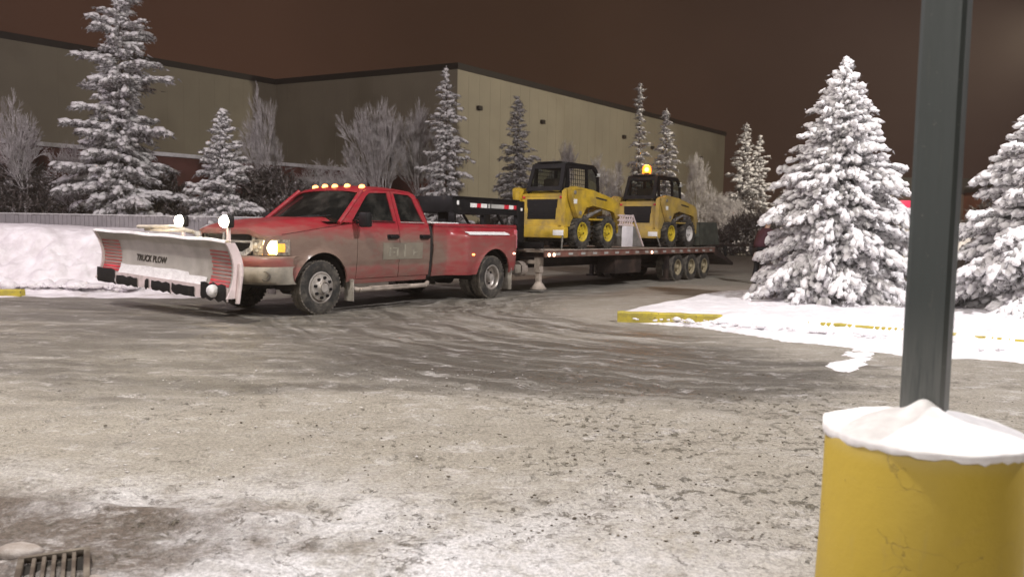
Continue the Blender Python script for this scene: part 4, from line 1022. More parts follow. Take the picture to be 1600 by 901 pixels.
# thin white strips on the dually fender shoulder and front of the rail
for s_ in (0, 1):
    def flstrip(u, v):
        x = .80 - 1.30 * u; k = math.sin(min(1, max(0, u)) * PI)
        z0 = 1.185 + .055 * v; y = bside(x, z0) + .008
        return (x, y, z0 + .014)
    mb = MB(); mb.grid(flstrip, lin(0, 1, 16), [0, .5, 1], flip=True)
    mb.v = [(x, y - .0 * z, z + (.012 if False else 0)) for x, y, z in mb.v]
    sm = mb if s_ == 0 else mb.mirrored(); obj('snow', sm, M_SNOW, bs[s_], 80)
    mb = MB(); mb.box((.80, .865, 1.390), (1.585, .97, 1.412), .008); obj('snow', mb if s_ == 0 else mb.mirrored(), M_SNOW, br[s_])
# bed tub and tailgate
mb = MB(); mb.box((-1.08, -.86, .72), (1.47, .86, .76)); mb.box((1.44, -.86, .76), (1.48, .86, 1.36)); mb.box((-1.08, .82, .76), (1.47, .86, 1.35)); mb.box((-1.08, -.86, .76), (1.47, -.82, 1.35)); obj('bed_tub', mb, M_BLK, tk)
mb = MB(); mb.box((-1.13, -.80, .72), (-1.08, .80, 1.36), .015); obj('tailgate', mb, M_RED, tk)
for s_ in (0, 1):
    mb = MB(); mb.box((-1.135, .83, .92), (-1.02, .978, 1.30), .02); q = mb if s_ == 0 else mb.mirrored()
    obj('tail_light', q, simple('tail_lens', (.55, .10, .13), .3, 0, .2, 9, dirt=(.5, .4, .4), dirtamt=.5), tk)
    mb = MB(); mb.box((-1.34, .62, .42), (-1.12, .95, .60), .03); obj('rear_bumper', mb if s_ == 0 else mb.mirrored(), M_BMP, tk)
    for x, z in ((.67, .84), (-.66, .84)):
        mb = MB(); mb.box((x - .03, bside(x, z) - .005, z - .015), (x + .03, bside(x, z) + .018, z + .015), .008); obj('marker_light', mb if s_ == 0 else mb.mirrored(), M_AMBL if x > 0 else M_MARK, tk)
# chassis
mb = MB()
for y in (-.42, .42): mb.box((-1.2, y - .05, .50), (4.9, y + .05, .68))
mb.box((-.4, -.36, .40), (1.3, .36, .62), .03); mb.box((1.3, -.7, .36), (2.3, -.35, .55), .05); mb.box((2.6, -.3, .36), (4.5, .3, .7), .05)
mb.cyl((0, -1.0, .4), (0, 1.0, .4), .06); mb.cyl((0, -.14, .4), (0, .14, .4), .17); mb.cyl((AX, -.9, .4), (AX, .9, .4), .05); mb.cyl((AX, .16, .4), (AX, .42, .4), .14)
for y in (-.5, .5): mb.box((-.7, y - .04, .42), (.7, y + .04, .48)); mb.box((3.5, y - .04, .40), (4.6, y + .04, .46))
mb.tube([(3.3, .35, .42), (.6, .62, .42), (-.9, .66, .42)], .045, 10)
obj('chassis', mb, M_CHAS, tk)
# wheel arch liners
for cx_, r_, w0, w1 in ((AX, .50, .52, .92), (0, .53, .50, 1.10)):
    mb = MB()
    mb.grid(lambda a, y: (cx_ + r_ * math.cos(a), y, .40 + r_ * math.sin(a)), lin(-.05, PI + .05, 14), [w0, w1], flip=True)
    mb.add([(cx_ + r_ * math.cos(a), w0, .40 + r_ * math.sin(a)) for a in lin(-.05, PI + .05, 14)], [tuple(range(14))])
    both('wheel_arch_liner', mb, M_CHAS)
# wheels
def tyre_mb(r, wd, rim, n=40, blocks=True):
    mb = MB(); h = wd / 2
    pr = [(rim, -h * .72), (rim + .015, -h * .86), ((rim + r) / 2, -h * 1.02), (r - .045, -h * .98), (r - .012, -h * .86)]
    mb.lathe(pr + [(r - .012, -h * .86)], 'y', n, mi=0)
    pr2 = [(r - .012, -h * .86), (r, -h * .74), (r, -h * .28), (r - .012, -h * .26), (r - .012, -h * .20), (r, -h * .18), (r, h * .18), (r - .012, h * .20), (r - .012, h * .26), (r, h * .28), (r, h * .74), (r - .012, h * .86)]
    mb.lathe(pr2, 'y', n, mi=1)
    pr3 = [(r - .012, h * .86), (r - .045, h * .98), ((rim + r) / 2, h * 1.02), (rim + .015, h * .86), (rim, h * .72), (rim - .01, h * .3)]
    mb.lathe(pr3, 'y', n, mi=0)
    if blocks:
        for i in range(n):
            a = 2 * PI * i / n
            for y0, y1 in ((-h * .86, -h * .5), (h * .5, h * .86)):
                M_ = Matrix.Rotation(-a, 4, 'Y')
                mb.box((r - .02, y0, -.016), (r + .006, y1, .012), mi=1, M=M_)
    return mb
def rim_mb(r, depth, dish, holes=8, hub=.075, hubout=.02):
    """dish>0: centre set in; dish<0: centre stands proud. outer face at +y"""
    mb = MB(); h = depth
    mb.lathe([(r * .98, -h), (r, h - .02), (r + .012, h), (r - .004, h + .004), (r - .022, h - .01), (r * .90, h - max(dish, .03) * .6 - .01), (r * .86, h - dish * .75), (r * .60, h - dish), (r * .42, h - dish - (.0 if dish > 0 else -.03)), (hub + .01, h - dish + (.012 if dish > 0 else .05)), (hub, h - dish + hubout), (hub * .9, h - dish + hubout + .03), (.001, h - dish + hubout + .034)], 'y', 40)
    hb = MB()
    for i in range(holes):
        a = 2 * PI * i / holes + .2; rr = r * .66
        y = h - dish + .004 + (.012 if dish < 0 else .0)
        vs_ = [(rr * math.cos(a) + r * .10 * math.cos(t), y + .012, rr * math.sin(a) + r * .10 * math.sin(t)) for t in lin(0, 2 * PI * 11 / 12, 12)]
        vs_ += [(v[0], y - .03, v[2]) for v in vs_]
        mb.add(vs_, [tuple(range(12))] + [(k, (k + 1) % 12, 12 + (k + 1) % 12, 12 + k) for k in range(12)], 1)
    for i in range(8):
        a = 2 * PI * i / 8; rr = r * .40; c_ = (rr * math.cos(a), rr * math.sin(a)); y = h - dish + .03
        mb.cyl((c_[0], y - .03, c_[1]), (c_[0], y + .012, c_[1]), .012, n=6)
    return mb
ty = tyre_mb(.40, .235, .225).mesh('tyre', [M_RUB, M_TREAD], 30)
r_fr = rim_mb(.225, .105, -.035).mesh('rim', [M_RIM, M_BLK], 35)
r_re = rim_mb(.225, .105, .13, hub=.07, hubout=.09).mesh('rim', [M_RIM, M_BLK], 35)
r_in = rim_mb(.225, .10, .12, hub=.05).mesh('rim', [M_RIM, M_BLK], 35)
for (x, y, s_, rm) in ((AX, .835, 1, r_fr), (AX, -.835, -1, r_fr), (0, 1.06, 1, r_re), (0, .78, 1, r_in), (0, -1.06, -1, r_re), (0, -.78, -1, r_in)):
    wv = sub('wheel', tk, (x, y, .40), (0, 0, 0 if s_ > 0 else PI)); obj('tyre', ty, None, wv); obj('rim', rm, None, wv)
# mud flaps
for (x, y0, y1, z0, z1) in ((3.46, .80, 1.0, .16, .50), (-.62, .72, 1.19, .14, .56)):
    mb = MB(); mb.box((x - .006, y0, z0), (x + .008, y1, z1), .004); mb.box((x - .01, y0, z1 - .03), (x + .014, y1, z1), .004); both('mud_flap', mb, M_FLAP)
# grille
gp = lambda x, z: (5.035 - .0 * z + (z - .86) * -.05, x, z)
def gr_panel(mb, outline, holes, dx_, depth, mi=0):
    mb.panel(outline, holes, lambda a, z: (5.05 + dx_ - (z - .86) * .06 - .10 * (a / .6) ** 2, a, z), lin(-.5, .5, 7), [], (-depth, 0, 0), mi)
mb = MB()
gr_panel(mb, [(-.44, .86), (.44, .86), (.565, .97), (.60, 1.235), (-.60, 1.235), (-.565, .97)], [[(-.37, .925), (-.02, .925), (-.02, 1.055), (-.515, 1.055), (-.49, .985)], [(.37, .925), (.49, .985), (.515, 1.055), (.02, 1.055), (.02, .925)], [(-.525, 1.085), (-.02, 1.085), (-.02, 1.19), (-.535, 1.19)], [(.525, 1.085), (.535, 1.19), (.02, 1.19), (.02, 1.085)]], .02, .06)
gr = obj('grille', mb, M_CHR, tk, 40)
mb = MB(); gr_panel(mb, [(-.42, .89), (.42, .89), (.53, .98), (.55, 1.21), (-.55, 1.21), (-.53, .98)], [], -.03, .01)
for i in range(11): mb.box((5.0 - .02, -.5 + .0, .93 + i * .026), (5.012 - .06 * .1, .5, .936 + i * .026))
obj('grille_mesh', mb, M_BLK, gr)
# headlight units
def hl(x0, x1, ya, dx_):  # wraps the corner
    pass
def plan(s):   # plan curve from grille edge round to the side: s 0..1
    P = [(5.00, .60), (4.975, .70), (4.935, .79), (4.87, .872), (4.78, .922), (4.60, .955)]
    t = s * (len(P) - 1); i = min(int(t), len(P) - 2); f = t - i
    return (P[i][0] * (1 - f) + P[i + 1][0] * f, P[i][1] * (1 - f) + P[i + 1][1] * f)
def wrap(s0, s1, z0, z1, off, n=10, nz=4, bow=.0):
    mb = MB()
    def fn(s, v):
        x, y = plan(s); x2, y2 = plan(min(1, s + .02)); x1_, y1_ = plan(max(0, s - .02))
        d = Vector((x2 - x1_, y2 - y1_)); nn = Vector((d.y, -d.x)).normalized()
        o_ = off + bow * math.sin(v * PI)
        return (x + nn.x * o_, y + nn.y * o_, z0 + (z1 - z0) * v)
    mb.grid(fn, lin(s0, s1, n), lin(0, 1, nz)); return mb
def plan_n(): return None
for s_ in (0, 1):
    g_ = (lambda q: q) if s_ == 0 else (lambda q: q.mirrored())
    h_ = obj('headlight', g_(wrap(.0, .93, .885, 1.105, .012, 12, 4, .012)), simple('headlight_housing', (.34, .30, .25), .2, .3, .5, 22), tk, 60)
    obj('headlight_lens', g_(wrap(.33, .66, .90, 1.09, .020, 8, 5, .022)), M_LAMPH, h_, 60)
    obj('turn_lens', g_(wrap(.67, .84, .93, 1.05, .022, 5, 3, .01)), M_AMBR, h_, 60)
    obj('turn_lens', g_(wrap(.30, .62, .888, .905, .030, 5, 3, .006)), M_AMBR, h_, 60)
    lg = MB()
    for (ss_, zz) in ((.10, 1.04), (.14, .95), (.22, 1.0)):
        px__, py__ = plan(ss_); lg.cyl((px__, py__, zz), (px__ + .03, py__ + .005, zz), .03, .02, n=10)
    obj('reflector', g_(lg), M_CHR, h_)
# front bumper: painted top, grey lower
def bump_plan(s):   # s -1..1
    a = abs(s); P = [(0, 5.17), (.35, 5.165), (.6, 5.13), (.78, 5.06), (.90, 4.96), (.965, 4.82), (.985, 4.62)]
    t = a * (len(P) - 1); i = min(int(t), len(P) - 2); f = t - i
    return (P[i][1] * (1 - f) + P[i + 1][1] * f, math.copysign(P[i][0] * (1 - f) + P[i + 1][0] * f, s))
def bump_mb(prof, n=41):
    mb = MB(); mb.grid(lambda s, k: ((bump_plan(s)[0] + prof[int(k)][0]), bump_plan(s)[1], prof[int(k)][1] + (prof[int(k)][2] if len(prof[int(k)]) > 2 else 0) * (1 - abs(s)) ** .7 * 0), lin(-1, 1, n), list(range(len(prof))), flip=True); return mb
obj('bumper_cover', bump_mb([(-.16, .875), (-.05, .87), (.0, .845), (.012, .79), (-.015, .725)]), M_RED, tk, 60)
bu = obj('front_bumper', bump_mb([(-.02, .725), (.015, .705), (.02, .62), (.0, .52), (-.05, .475), (-.2, .47)]), M_BMP, tk, 60)
for s_ in (-1, 1):
    fx, fy = bump_plan(s_ * .60); M_ = rotm(R(s_ * 22), 0, 0, (fx + .018, fy, .60))
    mb = MB(); mb.lathe([(.075, -.02), (.07, .004), (.058, .006), (.052, -.01), (.001, -.014)][::-1], 'y', 20, M=M_ @ Matrix.Rotation(-PI / 2, 4, 'Z')); obj('fog_light', mb, simple('fog_glass', (.10, .09, .08), .3), bu, 50)
mb = MB(); mb.panel([(-.40, .70), (.40, .70), (.34, .86), (-.34, .86)], [], lambda a, z: (5.185 - .02 * (a / .4) ** 2, a, z), [], [], (-.02, 0, 0)); obj('bumper_vent', mb, M_BLK, tk)
# roof clearance lamps
for y in (-.52, -.26, 0, .26, .56):
    mb = MB(); x_ = 2.90 - .05 * (abs(y) / .5)
    mb.lathe([(.001, .036), (.022, .034), (.038, .022), (.046, 0), (.048, -.02)], 'z', 14, M=Matrix.Translation((x_, y, roofz(x_, y) + .006)) @ Matrix.Diagonal((1.3, .85, 1, 1)))
    obj('clearance_lamp', mb, M_AMBL, tk, 60)
# mirrors
for s_ in (0, 1):
    mb = MB(); mb.box((3.28, 1.03, 1.30), (3.40, 1.22, 1.53), .035); mb.tube([(3.34, .93, 1.37), (3.34, 1.06, 1.37)], .016, 8); mb.tube([(3.34, .93, 1.45), (3.34, 1.06, 1.45)], .016, 8)
    m_ = obj('side_mirror', mb if s_ == 0 else mb.mirrored(), M_BLK, tk)
    mb = MB(); mb.box((3.272, 1.05, 1.33), (3.281, 1.20, 1.50), .004); obj('mirror_glass', mb if s_ == 0 else mb.mirrored(), M_CHR, m_)

# ================================================================ SNOW PLOUGH
pa, pb = Vector((-3.60, 10.20, .30)), Vector((-6.42, 12.34, .40))      # near and far bottom ends
PW = (pa - pb).length; mid = (pa + pb) / 2
dirl = (pa - pb); PROT = math.atan2(-dirl.x, dirl.y) # local +y along pb->pa
pl = thing('snow_plow', 'grey and white snow plough blade with red end panels raised before the pickup', 'snow plow', (mid.x, mid.y, 0), PROT)
tilt = math.atan2(pa.z - pb.z, PW)
PH_ = .77
def bl(y, s_):     # y -.5..+.5 * PW, s_ 0..1 up
    hw = 1.0
    x = .135 * (2 * s_ - 1.0) ** 2 - .03 - .05 * s_
    flare = .05 * sstep(np.array(abs(y) / (PW / 2)), .72, 1.0)
    z = mid.z + math.sin(tilt) * y + PH_ * s_
    return (float(x + flare * (.4 + .6 * s_)), y, z)
SS = lin(.10, 1, 15)
def strip(y0, y1, s0, s1, off=0, ny=6, nsv=8):
    mb = MB(); mb.grid(lambda y, s_: (bl(y, s_)[0] + off, y, bl(y, s_)[2]), lin(y0, y1, ny), lin(s0, s1, nsv), flip=False)
    return mb
hw = PW / 2
mb = strip(-hw, hw, .10, 1.0, 0, 41, 16)
nb_ = len(mb.v); mb2 = strip(-hw, hw, .10, 1.0, -.02, 41, 16); mb2.f = [f[::-1] for f in mb2.f]; mb.add(mb2.v, mb2.f)
obj('blade', mb, M_PLOW, pl, 60)
# caked snow on the lower part of the blade
def cake(y, s_):
    t = bl(y, s_); k = 1 if s_ < .98 else 0
    return (t[0] + .012 + .005 * math.sin(y * 9) * math.sin(s_ * 14), t[1], t[2])
mb = MB(); ys_ = lin(-hw * .72, hw * .62, 60); nv = 8
mb.grid(lambda y, v: cake(y, .15 + (.25 + .010 * math.sin(y * 2.3 + 1) + .006 * math.sin(y * 8) - .05 * (y > hw * .35)) * v), ys_, lin(0, 1, nv), flip=False)
obj('caked_snow', mb, M_SNOW, pl, 80)
# red end panels made of stacked bars
for sg_ in (-1, 1):
    y0, y1 = (hw - .60, hw - .10) if sg_ > 0 else (-hw + .03, -hw + .50)
    for i in range(10):
        s0 = .235 + i * .064; full = 1 if i < 3 else .78
        yy0, yy1 = y0 + (.0 if i < 2 else .02 * (i % 2)), y1
        obj('red_stripe', strip(yy0, yy1, s0, s0 + (.036 if i > 1 else .048), .008, 6, 3), M_PLRED if i < 2 else M_PLRED2, pl, 60)
# rubber cutting edge in segments
ny = 11; yy = [-hw, -hw + .52, -hw + .56, -hw + 1.18, -hw + 1.40, -hw + 1.50, -hw + 1.58, -hw + 2.08, -hw + 2.13, -hw + 2.70, -hw + 2.86, -hw + 3.2, hw - .06]
for a, b in ((0, 1), (2, 3), (4, 5), (6, 7), (8, 9), (10, 12)):
    y0, y1 = yy[a], yy[b]; hh = .20 if a in (0, 10) else .115
    mb = MB(); n_ = max(3, int((y1 - y0) / .08))
    def ce(y, k):
        t = bl(y, .10); j = .010 * math.sin(y * 37) + .008 * math.sin(y * 91)
        return [(t[0] + .022, y, t[2] + hh - .06 + j), (t[0] + .030, y, t[2] - .04 + j), (t[0] + .01, y, t[2] - .085 + j), (t[0] - .02, y, t[2] - .06)][int(k)]
    mb.grid(ce, lin(y0, y1, n_), [0, 1, 2, 3], flip=True); obj('cutting_edge', mb, M_BLK, pl, 50)
mb = MB(); mb.grid(lambda y, k: [(bl(y, .1)[0] + .012, y, bl(y, .1)[2] + .10), (bl(y, .1)[0] + .012, y, bl(y, .1)[2] - .075)][int(k)], lin(-hw + .5, hw - .02, 30), [0, 1], flip=True); obj('edge_bar', mb, M_WHT, pl)
# bright top lip with snow, end ribs
mb = MB()
for i, y in enumerate(lin(-hw, hw, 50)): pass
prs = [(-.05, .0), (-.045, .025), (.0, .036), (.03, .026), (.034, 0)]
mb.grid(lambda y, k: (bl(y, 1)[0] + prs[int(k)][0], y, bl(y, 1)[2] + prs[int(k)][1] + .006 * math.sin(y * 6)), lin(-hw, hw, 50), [0, 1, 2, 3, 4]); obj('snow', mb, M_SNOW, pl, 80)
for y in (hw, -hw):
    mb = MB(); pts = [bl(y, s_) for s_ in lin(.06, 1, 14)]
    fr_ = [(p[0] + .035, p[2]) for p in pts]; bk = [(p[0] - (.10 if y > 0 else .05), p[2]) for p in pts][::-1]
    yw = .03
    poly = fr_ + bk
    mb.prism(poly, y - yw / 2 * (1 if y > 0 else 1), y + yw / 2); obj('end_plate', mb, M_WHT, pl)
mb = MB(); q = bl(hw, .3); mb.tube([(q[0] - .02, hw + .03, mid.z + tilt * hw - .02), (q[0] - .06, hw + .05, mid.z + .28), (q[0] - .07, hw + .03, mid.z + .45)], .030, 8); obj('corner_guide', mb, M_WHT, pl)
mb = MB(); V_, F_ = T2[1]; mb.add([(a * .075 + bl(hw - .36, .1)[0] + .05, b * .10 + hw - .36, c * .085 + mid.z + .075) for a, b, c in V_], [tuple(f) for f in F_]); obj('snow_clod', mb, M_SNOW, pl, 80)
# ribs behind
for y in lin(-hw + .2, hw - .2, 7):
    mb = MB(); pts = [bl(y, s_) for s_ in lin(.10, .98, 10)]
    mb.prism([(p[0] - .02, p[2]) for p in pts] + [(p[0] - .09, p[2]) for p in pts][::-1], y - .008, y + .008); obj('rib', mb, M_WHT, pl)
# lettering on the blade
def text_mesh(body, size, name, mat, parent, M, shear=.0, ext=.002):
    cu = bpy.data.curves.new(name, 'FONT'); cu.body = body; cu.size = size; cu.extrude = ext; cu.shear = shear; cu.align_x = 'CENTER'; cu.align_y = 'CENTER'; cu.offset = .004
    to = bpy.data.objects.new(name, cu); col.objects.link(to); bpy.context.view_layer.update()
    me = bpy.data.meshes.new_from_object(to.evaluated_get(bpy.context.evaluated_depsgraph_get())); bpy.data.objects.remove(to)
    me.materials.clear(); me.materials.append(mat); o = bpy.data.objects.new(name, me); col.objects.link(o)
    o.parent = parent; o.matrix_local = M; return o
to_ = text_mesh('TRUCK PLOW', .130, 'lettering', simple('letter_black', (.030, .024, .018), .6), pl, Matrix.Identity(4), .25, .001)
for v_ in to_.data.vertices:
    yv, sv_ = -.42 + v_.co.x, .545 + v_.co.y / PH_
    q_ = bl(yv, sv_); v_.co = Vector((q_[0] + .006 + v_.co.z, q_[1], q_[2]))
# head gear, lift arm, lamps. Truck bumper lies about 0.75 m behind the blade
mb = MB()
for y in (-.02, .92):
    mb.box((-.42, y - .03, .50), (-.36, y + .03, 1.02), .008)
mb.box((-.43, -.25, .93), (-.36, 1.12, .99), .01); mb.box((-.42, -.05, .62), (-.36, .98, .70), .01)
obj('headgear_frame', mb, M_BLK, pl)
mb = MB(); mb.tube([(-.14, -.60, .62), (-.50, .40, .60), (-.14, 1.45, .62)], .04, 8); mb.tube([(-.9, .1, .55), (-.12, -.1, .56)], .045, 8); mb.tube([(-.9, .8, .55), (-.12, .9, .56)], .045, 8); obj('push_frame', mb, M_BLK, pl)
mb = MB(); mb.box((-.30, -.85, 1.185), (-.18, .30, 1.225), .012, M=Matrix.Identity(4)); mb.tube([(-.35, .38, 1.16), (-.25, -.1, 1.26), (-.14, -.95, 1.25)], .028, 8); obj('lift_arm', mb, simple('pale_lift_arm', (.62, .56, .46), .5, 0, .15, 6), pl)
mb = MB(); mb.cyl((-.36, .45, .7), (-.30, .42, 1.18), .035); mb.cyl((-.33, .44, .95), (-.29, .42, 1.2), .05); obj('lift_ram', mb, M_CHR, pl)
for y in (-.13, 1.02):
    mb = MB(); mb.box((-.42, y - .025, .94), (-.38, y + .025, 1.27), .006); obj('lamp_bracket', mb, M_WHT, pl)
    mb = MB(); mb.box((-.44, y - .10, 1.255), (-.34, y + .10, 1.43), .04); lo = obj('work_lamp', mb, M_BLK, pl)
    mb = MB(); mb.lathe([(.001, .075), (.035, .070), (.066, .052), (.084, .026), (.090, -.004)], 'z', 24, M=Matrix.Translation((-.345, y, 1.345)) @ Matrix.Rotation(PI / 2, 4, 'Y')); obj('lamp_lens', mb, M_LAMPW, lo, 60)

def shine(name, parent, loc, target, power, color, ang, rad=.06):
    d = bpy.data.lights.new(name, 'SPOT'); d.energy = power; d.color = color; d.spot_size = R(ang); d.spot_blend = .8; d.shadow_soft_size = rad
    o = bpy.data.objects.new(name, d); col.objects.link(o); o.parent = parent; o.location = loc
    o.rotation_mode = 'QUATERNION'; o.rotation_quaternion = (Vector(target) - Vector(loc)).to_track_quat('-Z', 'Y')
for y in (-.13, 1.02): shine('work_lamp_beam', pl, (-.23, y, 1.345), (3.0, y, .55), 110, (1, .88, .66), 130)
for y in (-.88, .88): shine('headlamp_beam', tk, (5.02, y, 1.0), (8.0, y * 1.1, .6), 60, (1, .82, .5), 110)

# ================================================================ GOOSENECK TRAILER
TB = .645
TL_ROT = math.atan2(-math.cos(TB), -math.sin(TB))
tr = thing('flatbed_trailer', 'black gooseneck flatbed trailer with dashed reflective tape coupled over the pickup bed', 'trailer', (-1.35, 15.52, 0), TL_ROT)
X0, X1, HWD, DZ = -1.65, -10.35, 1.27, .90
mb = MB()
for y in (-.50, .50):
    mb.box((X1, y - .06, .50), (X0, y + .06, .53)); mb.box((X1, y - .012, .53), (X0, y + .012, .80)); mb.box((X1, y - .06, .80), (X0, y + .06, .83))
obj('main_beam', mb, M_TRL, tr)
cm = MB(); cm.box((-.03, -HWD + .04, .74), (.03, HWD - .04, .84)); cmm = cm.mesh('cross_member', M_TRL)
for x in lin(X0 - .15, X1 + .15, 18): obj('cross_member', cmm, None, tr, loc=(x, 0, 0))
for s_ in (1, -1):
    mb = MB(); mb.box((X1, HWD - .03, .75), (X0, HWD + .02, .885), .008); mb.box((X1, HWD + .02, .875), (X0, HWD + .035, .89))
    rl = obj('side_rail', mb if s_ > 0 else mb.mirrored(), M_RAIL, tr)
    mb = MB(); mb.box((X1, HWD - .01, .888), (X0, HWD + .032, .905), .004); obj('rub_rail_snow', mb if s_ > 0 else mb.mirrored(), M_TAN, rl)
    tp = MB(); tp.box((-.085, 0, -.024), (.085, .005, .024)); tw = tp.mesh('reflective_tape', M_TAPEG)
    for i, x in enumerate(lin(X0 - .45, X1 + .3, 17)):
        obj('reflective_tape', tw, None, rl, loc=(x, s_ * (HWD + .0205 if s_ > 0 else HWD + .0255), .815))
    for x in (X0 - .12, X0 - .30, -6.35):
        mb = MB(); mb.lathe([(.034, 0), (.034, .016), (.02, .026), (.001, .028)], 'y', 12, M=Matrix.Translation((x, HWD + .02, .80))); obj('marker_light', mb if s_ > 0 else mb.mirrored(), M_MARK, tr, 60)
pm = MB(); pm.box((-.088, -HWD + .0, .845), (.088, HWD - .0, .888), .006); pmm = pm.mesh('deck_plank', M_WOOD)
npk = int((X0 - X1) / .19)
for i in range(npk): obj('deck_plank', pmm, None, tr, loc=(X0 - .095 - i * .19, 0, random.uniform(-.003, .003)))
# neck: ladder of two deep channels over the pickup bed
for s_ in (1, -1):
    mb = MB(); mb.box((-1.80, .40, 1.60), (.30, .50, 1.63)); mb.box((-1.80, .45, 1.63), (.30, .47, 1.90)); mb.box((-1.80, .40, 1.90), (.30, .50, 1.925))
    nb = obj('neck_beam', mb if s_ > 0 else mb.mirrored(), M_BLK, tr)
    for x0_, x1_, m_ in ((-.22, -.42, M_TAPEW), (-.42, -.55, M_TAPER), (-.55, -.74, M_TAPEW), (-.78, -.84, M_TAPEG), (-.88, -1.30, M_TAPEG), (-1.30, -1.46, M_TAPER), (-1.46, -1.62, M_TAPEW), (-1.62, -1.72, M_TAPER)):
        mb = MB(); mb.box((x1_, .470, 1.725), (x0_, .474, 1.805)); obj('reflective_tape', mb if s_ > 0 else mb.mirrored(), m_, nb)
    mb = MB(); mb.box((-1.95, .40, .50), (-1.72, .52, 1.90), .012); obj('neck_upright', mb if s_ > 0 else mb.mirrored(), M_BLK, tr)
    mb = MB(); mb.box((-1.86, .522, 1.70), (-1.80, .534, 1.76), .004); mb.box((.12, .472, 1.76), (.18, .482, 1.84), .004); obj('neck_reflector', mb if s_ > 0 else mb.mirrored(), M_TAPEW, nb)
mb = MB(); mb.box((.22, -.46, 1.62), (.30, .46, 1.93), .01); mb.box((.22, .36, 1.34), (.30, .50, 1.62), .01); mb.box((.22, -.50, 1.34), (.30, -.36, 1.62), .01); mb.box((-.55, -.45, 1.62), (-.45, .45, 1.70)); mb.box((-1.2, -.45, 1.62), (-1.1, .45, 1.70)); obj('neck_crossbar', mb, M_BLK, tr)
mb = MB(); mb.box((-.16, -.10, 1.0), (.08, .10, 1.62), .01); mb.cyl((-.04, 0, .80), (-.04, 0, 1.1), .07); mb.cyl((-.04, 0, .74), (-.04, 0, .82), .12, .08); obj('coupler', mb, M_BLK, tr)
mb = MB(); mb.box((-1.75, -.40, .62), (-1.60, .40, 1.30), .01); mb.tube([(-1.70, .46, 1.0), (-1.10, .46, 1.60)], .03, 6); mb.tube([(-1.70, -.46, 1.0), (-1.10, -.46, 1.60)], .03, 6); obj('front_bulkhead', mb, M_BLK, tr)
mb = MB(); mb.box((-1.66, .54, .92), (-1.60, 1.24, 1.06), .01); both('headboard', mb, M_BLK, tr)
# landing legs
for (x, y, m_, z0) in ((-1.86, .98, M_TAN, .10), (-1.86, -.98, M_TAN, .10)):
    mb = MB(); mb.box((x - .07, y - .07, .42), (x + .07, y + .07, 1.02), .008); mb.box((x - .05, y - .05, z0 + .05), (x + .05, y + .05, .45), .006)
    mb.cyl((x, y, z0), (x, y, z0 + .14), .16, .055, n=14); mb.cyl((x, y, z0 - .025), (x, y, z0), .17, n=14); obj('landing_leg', mb, m_, tr)
mb = MB(); mb.box((-1.92, -.98, .60), (-1.80, .98, .68), .01); mb.cyl((-1.86, .2, .63), (-1.86, .2, .40), .05); mb.cyl((-1.7, .66, .50), (-1.5, .66, .50), .16, n=18); obj('jack_shaft', mb, M_TAN, tr)
mb = MB(); mb.box((-6.1, .62, .30), (-4.8, 1.14, .74), .03); obj('storage_box', mb, M_TRL, tr)
mb = MB(); mb.box((-7.55, 1.10, .10), (-7.45, 1.20, .75), .008); mb.box((-7.62, 1.02, .05), (-7.38, 1.26, .10), .01); both('rear_stand', mb, M_TRL, tr)
# axles and dual wheels
t_ty = tyre_mb(.375, .22, .20, 30).mesh('tyre', [M_RUB, M_TREAD], 30)
t_rm = rim_mb(.20, .10, .09, hub=.06, hubout=.07).mesh('rim', [M_TRIM, M_BLK], 35)
for x in (-8.05, -8.92, -9.79):
    mb = MB(); mb.cyl((x, -1.0, .375), (x, 1.0, .375), .05); mb.box((x - .35, .55, .42), (x + .35, .61, .47)); mb.box((x - .35, -.61, .42), (x + .35, -.55, .47)); obj('axle', mb, M_TRL, tr)
    for y, s_ in ((1.12, 1), (.84, 1), (-1.12, -1), (-.84, -1)):
        wv = sub('wheel', tr, (x, y, .375), (0, 0, 0 if s_ > 0 else PI)); obj('tyre', t_ty, None, wv); obj('rim', t_rm, None, wv)
# dovetail, ramp and rear lamps
mb = MB(); mb.add([(X1, -HWD, .90), (X1, HWD, .90), (X1 - 1.5, HWD, .42), (X1 - 1.5, -HWD, .42), (X1, -HWD, .70), (X1, HWD, .70), (X1 - 1.5, HWD, .34), (X1 - 1.5, -HWD, .34)], [(0, 3, 2, 1), (4, 5, 6, 7), (0, 1, 5, 4), (2, 3, 7, 6), (1, 2, 6, 5), (3, 0, 4, 7)])
dvt = obj('dovetail', mb, M_TRL, tr)
for s_ in (1, -1):
    mb = MB(); mb.box((X1 - 1.56, s_ * 1.12 - .07, .36), (X1 - 1.50, s_ * 1.12 + .07, .46), .01); obj('tail_light', mb, M_MARK if s_ > 0 else M_TAPER, tr)
    mb = MB(); mb.box((X1 - 1.10, s_ * 1.18 - .03, .50), (X1 - 1.04, s_ * 1.18 + .03, .94), .005); obj('ramp_post', mb, M_BLK, tr)
    mb = MB()
    for d_ in (-.25, .25): mb.box((X1 - 3.3, s_ * .8 + d_ - .03, .90), (X1 - .2, s_ * .8 + d_ + .03, .965), .005)
    for x in lin(X1 - 3.2, X1 - .3, 14): mb.box((x - .02, s_ * .8 - .25, .915), (x + .02, s_ * .8 + .25, .95))
    obj('loading_ramp', mb, M_TRL, tr, label='narrow ladder ramp held level behind the trailer')

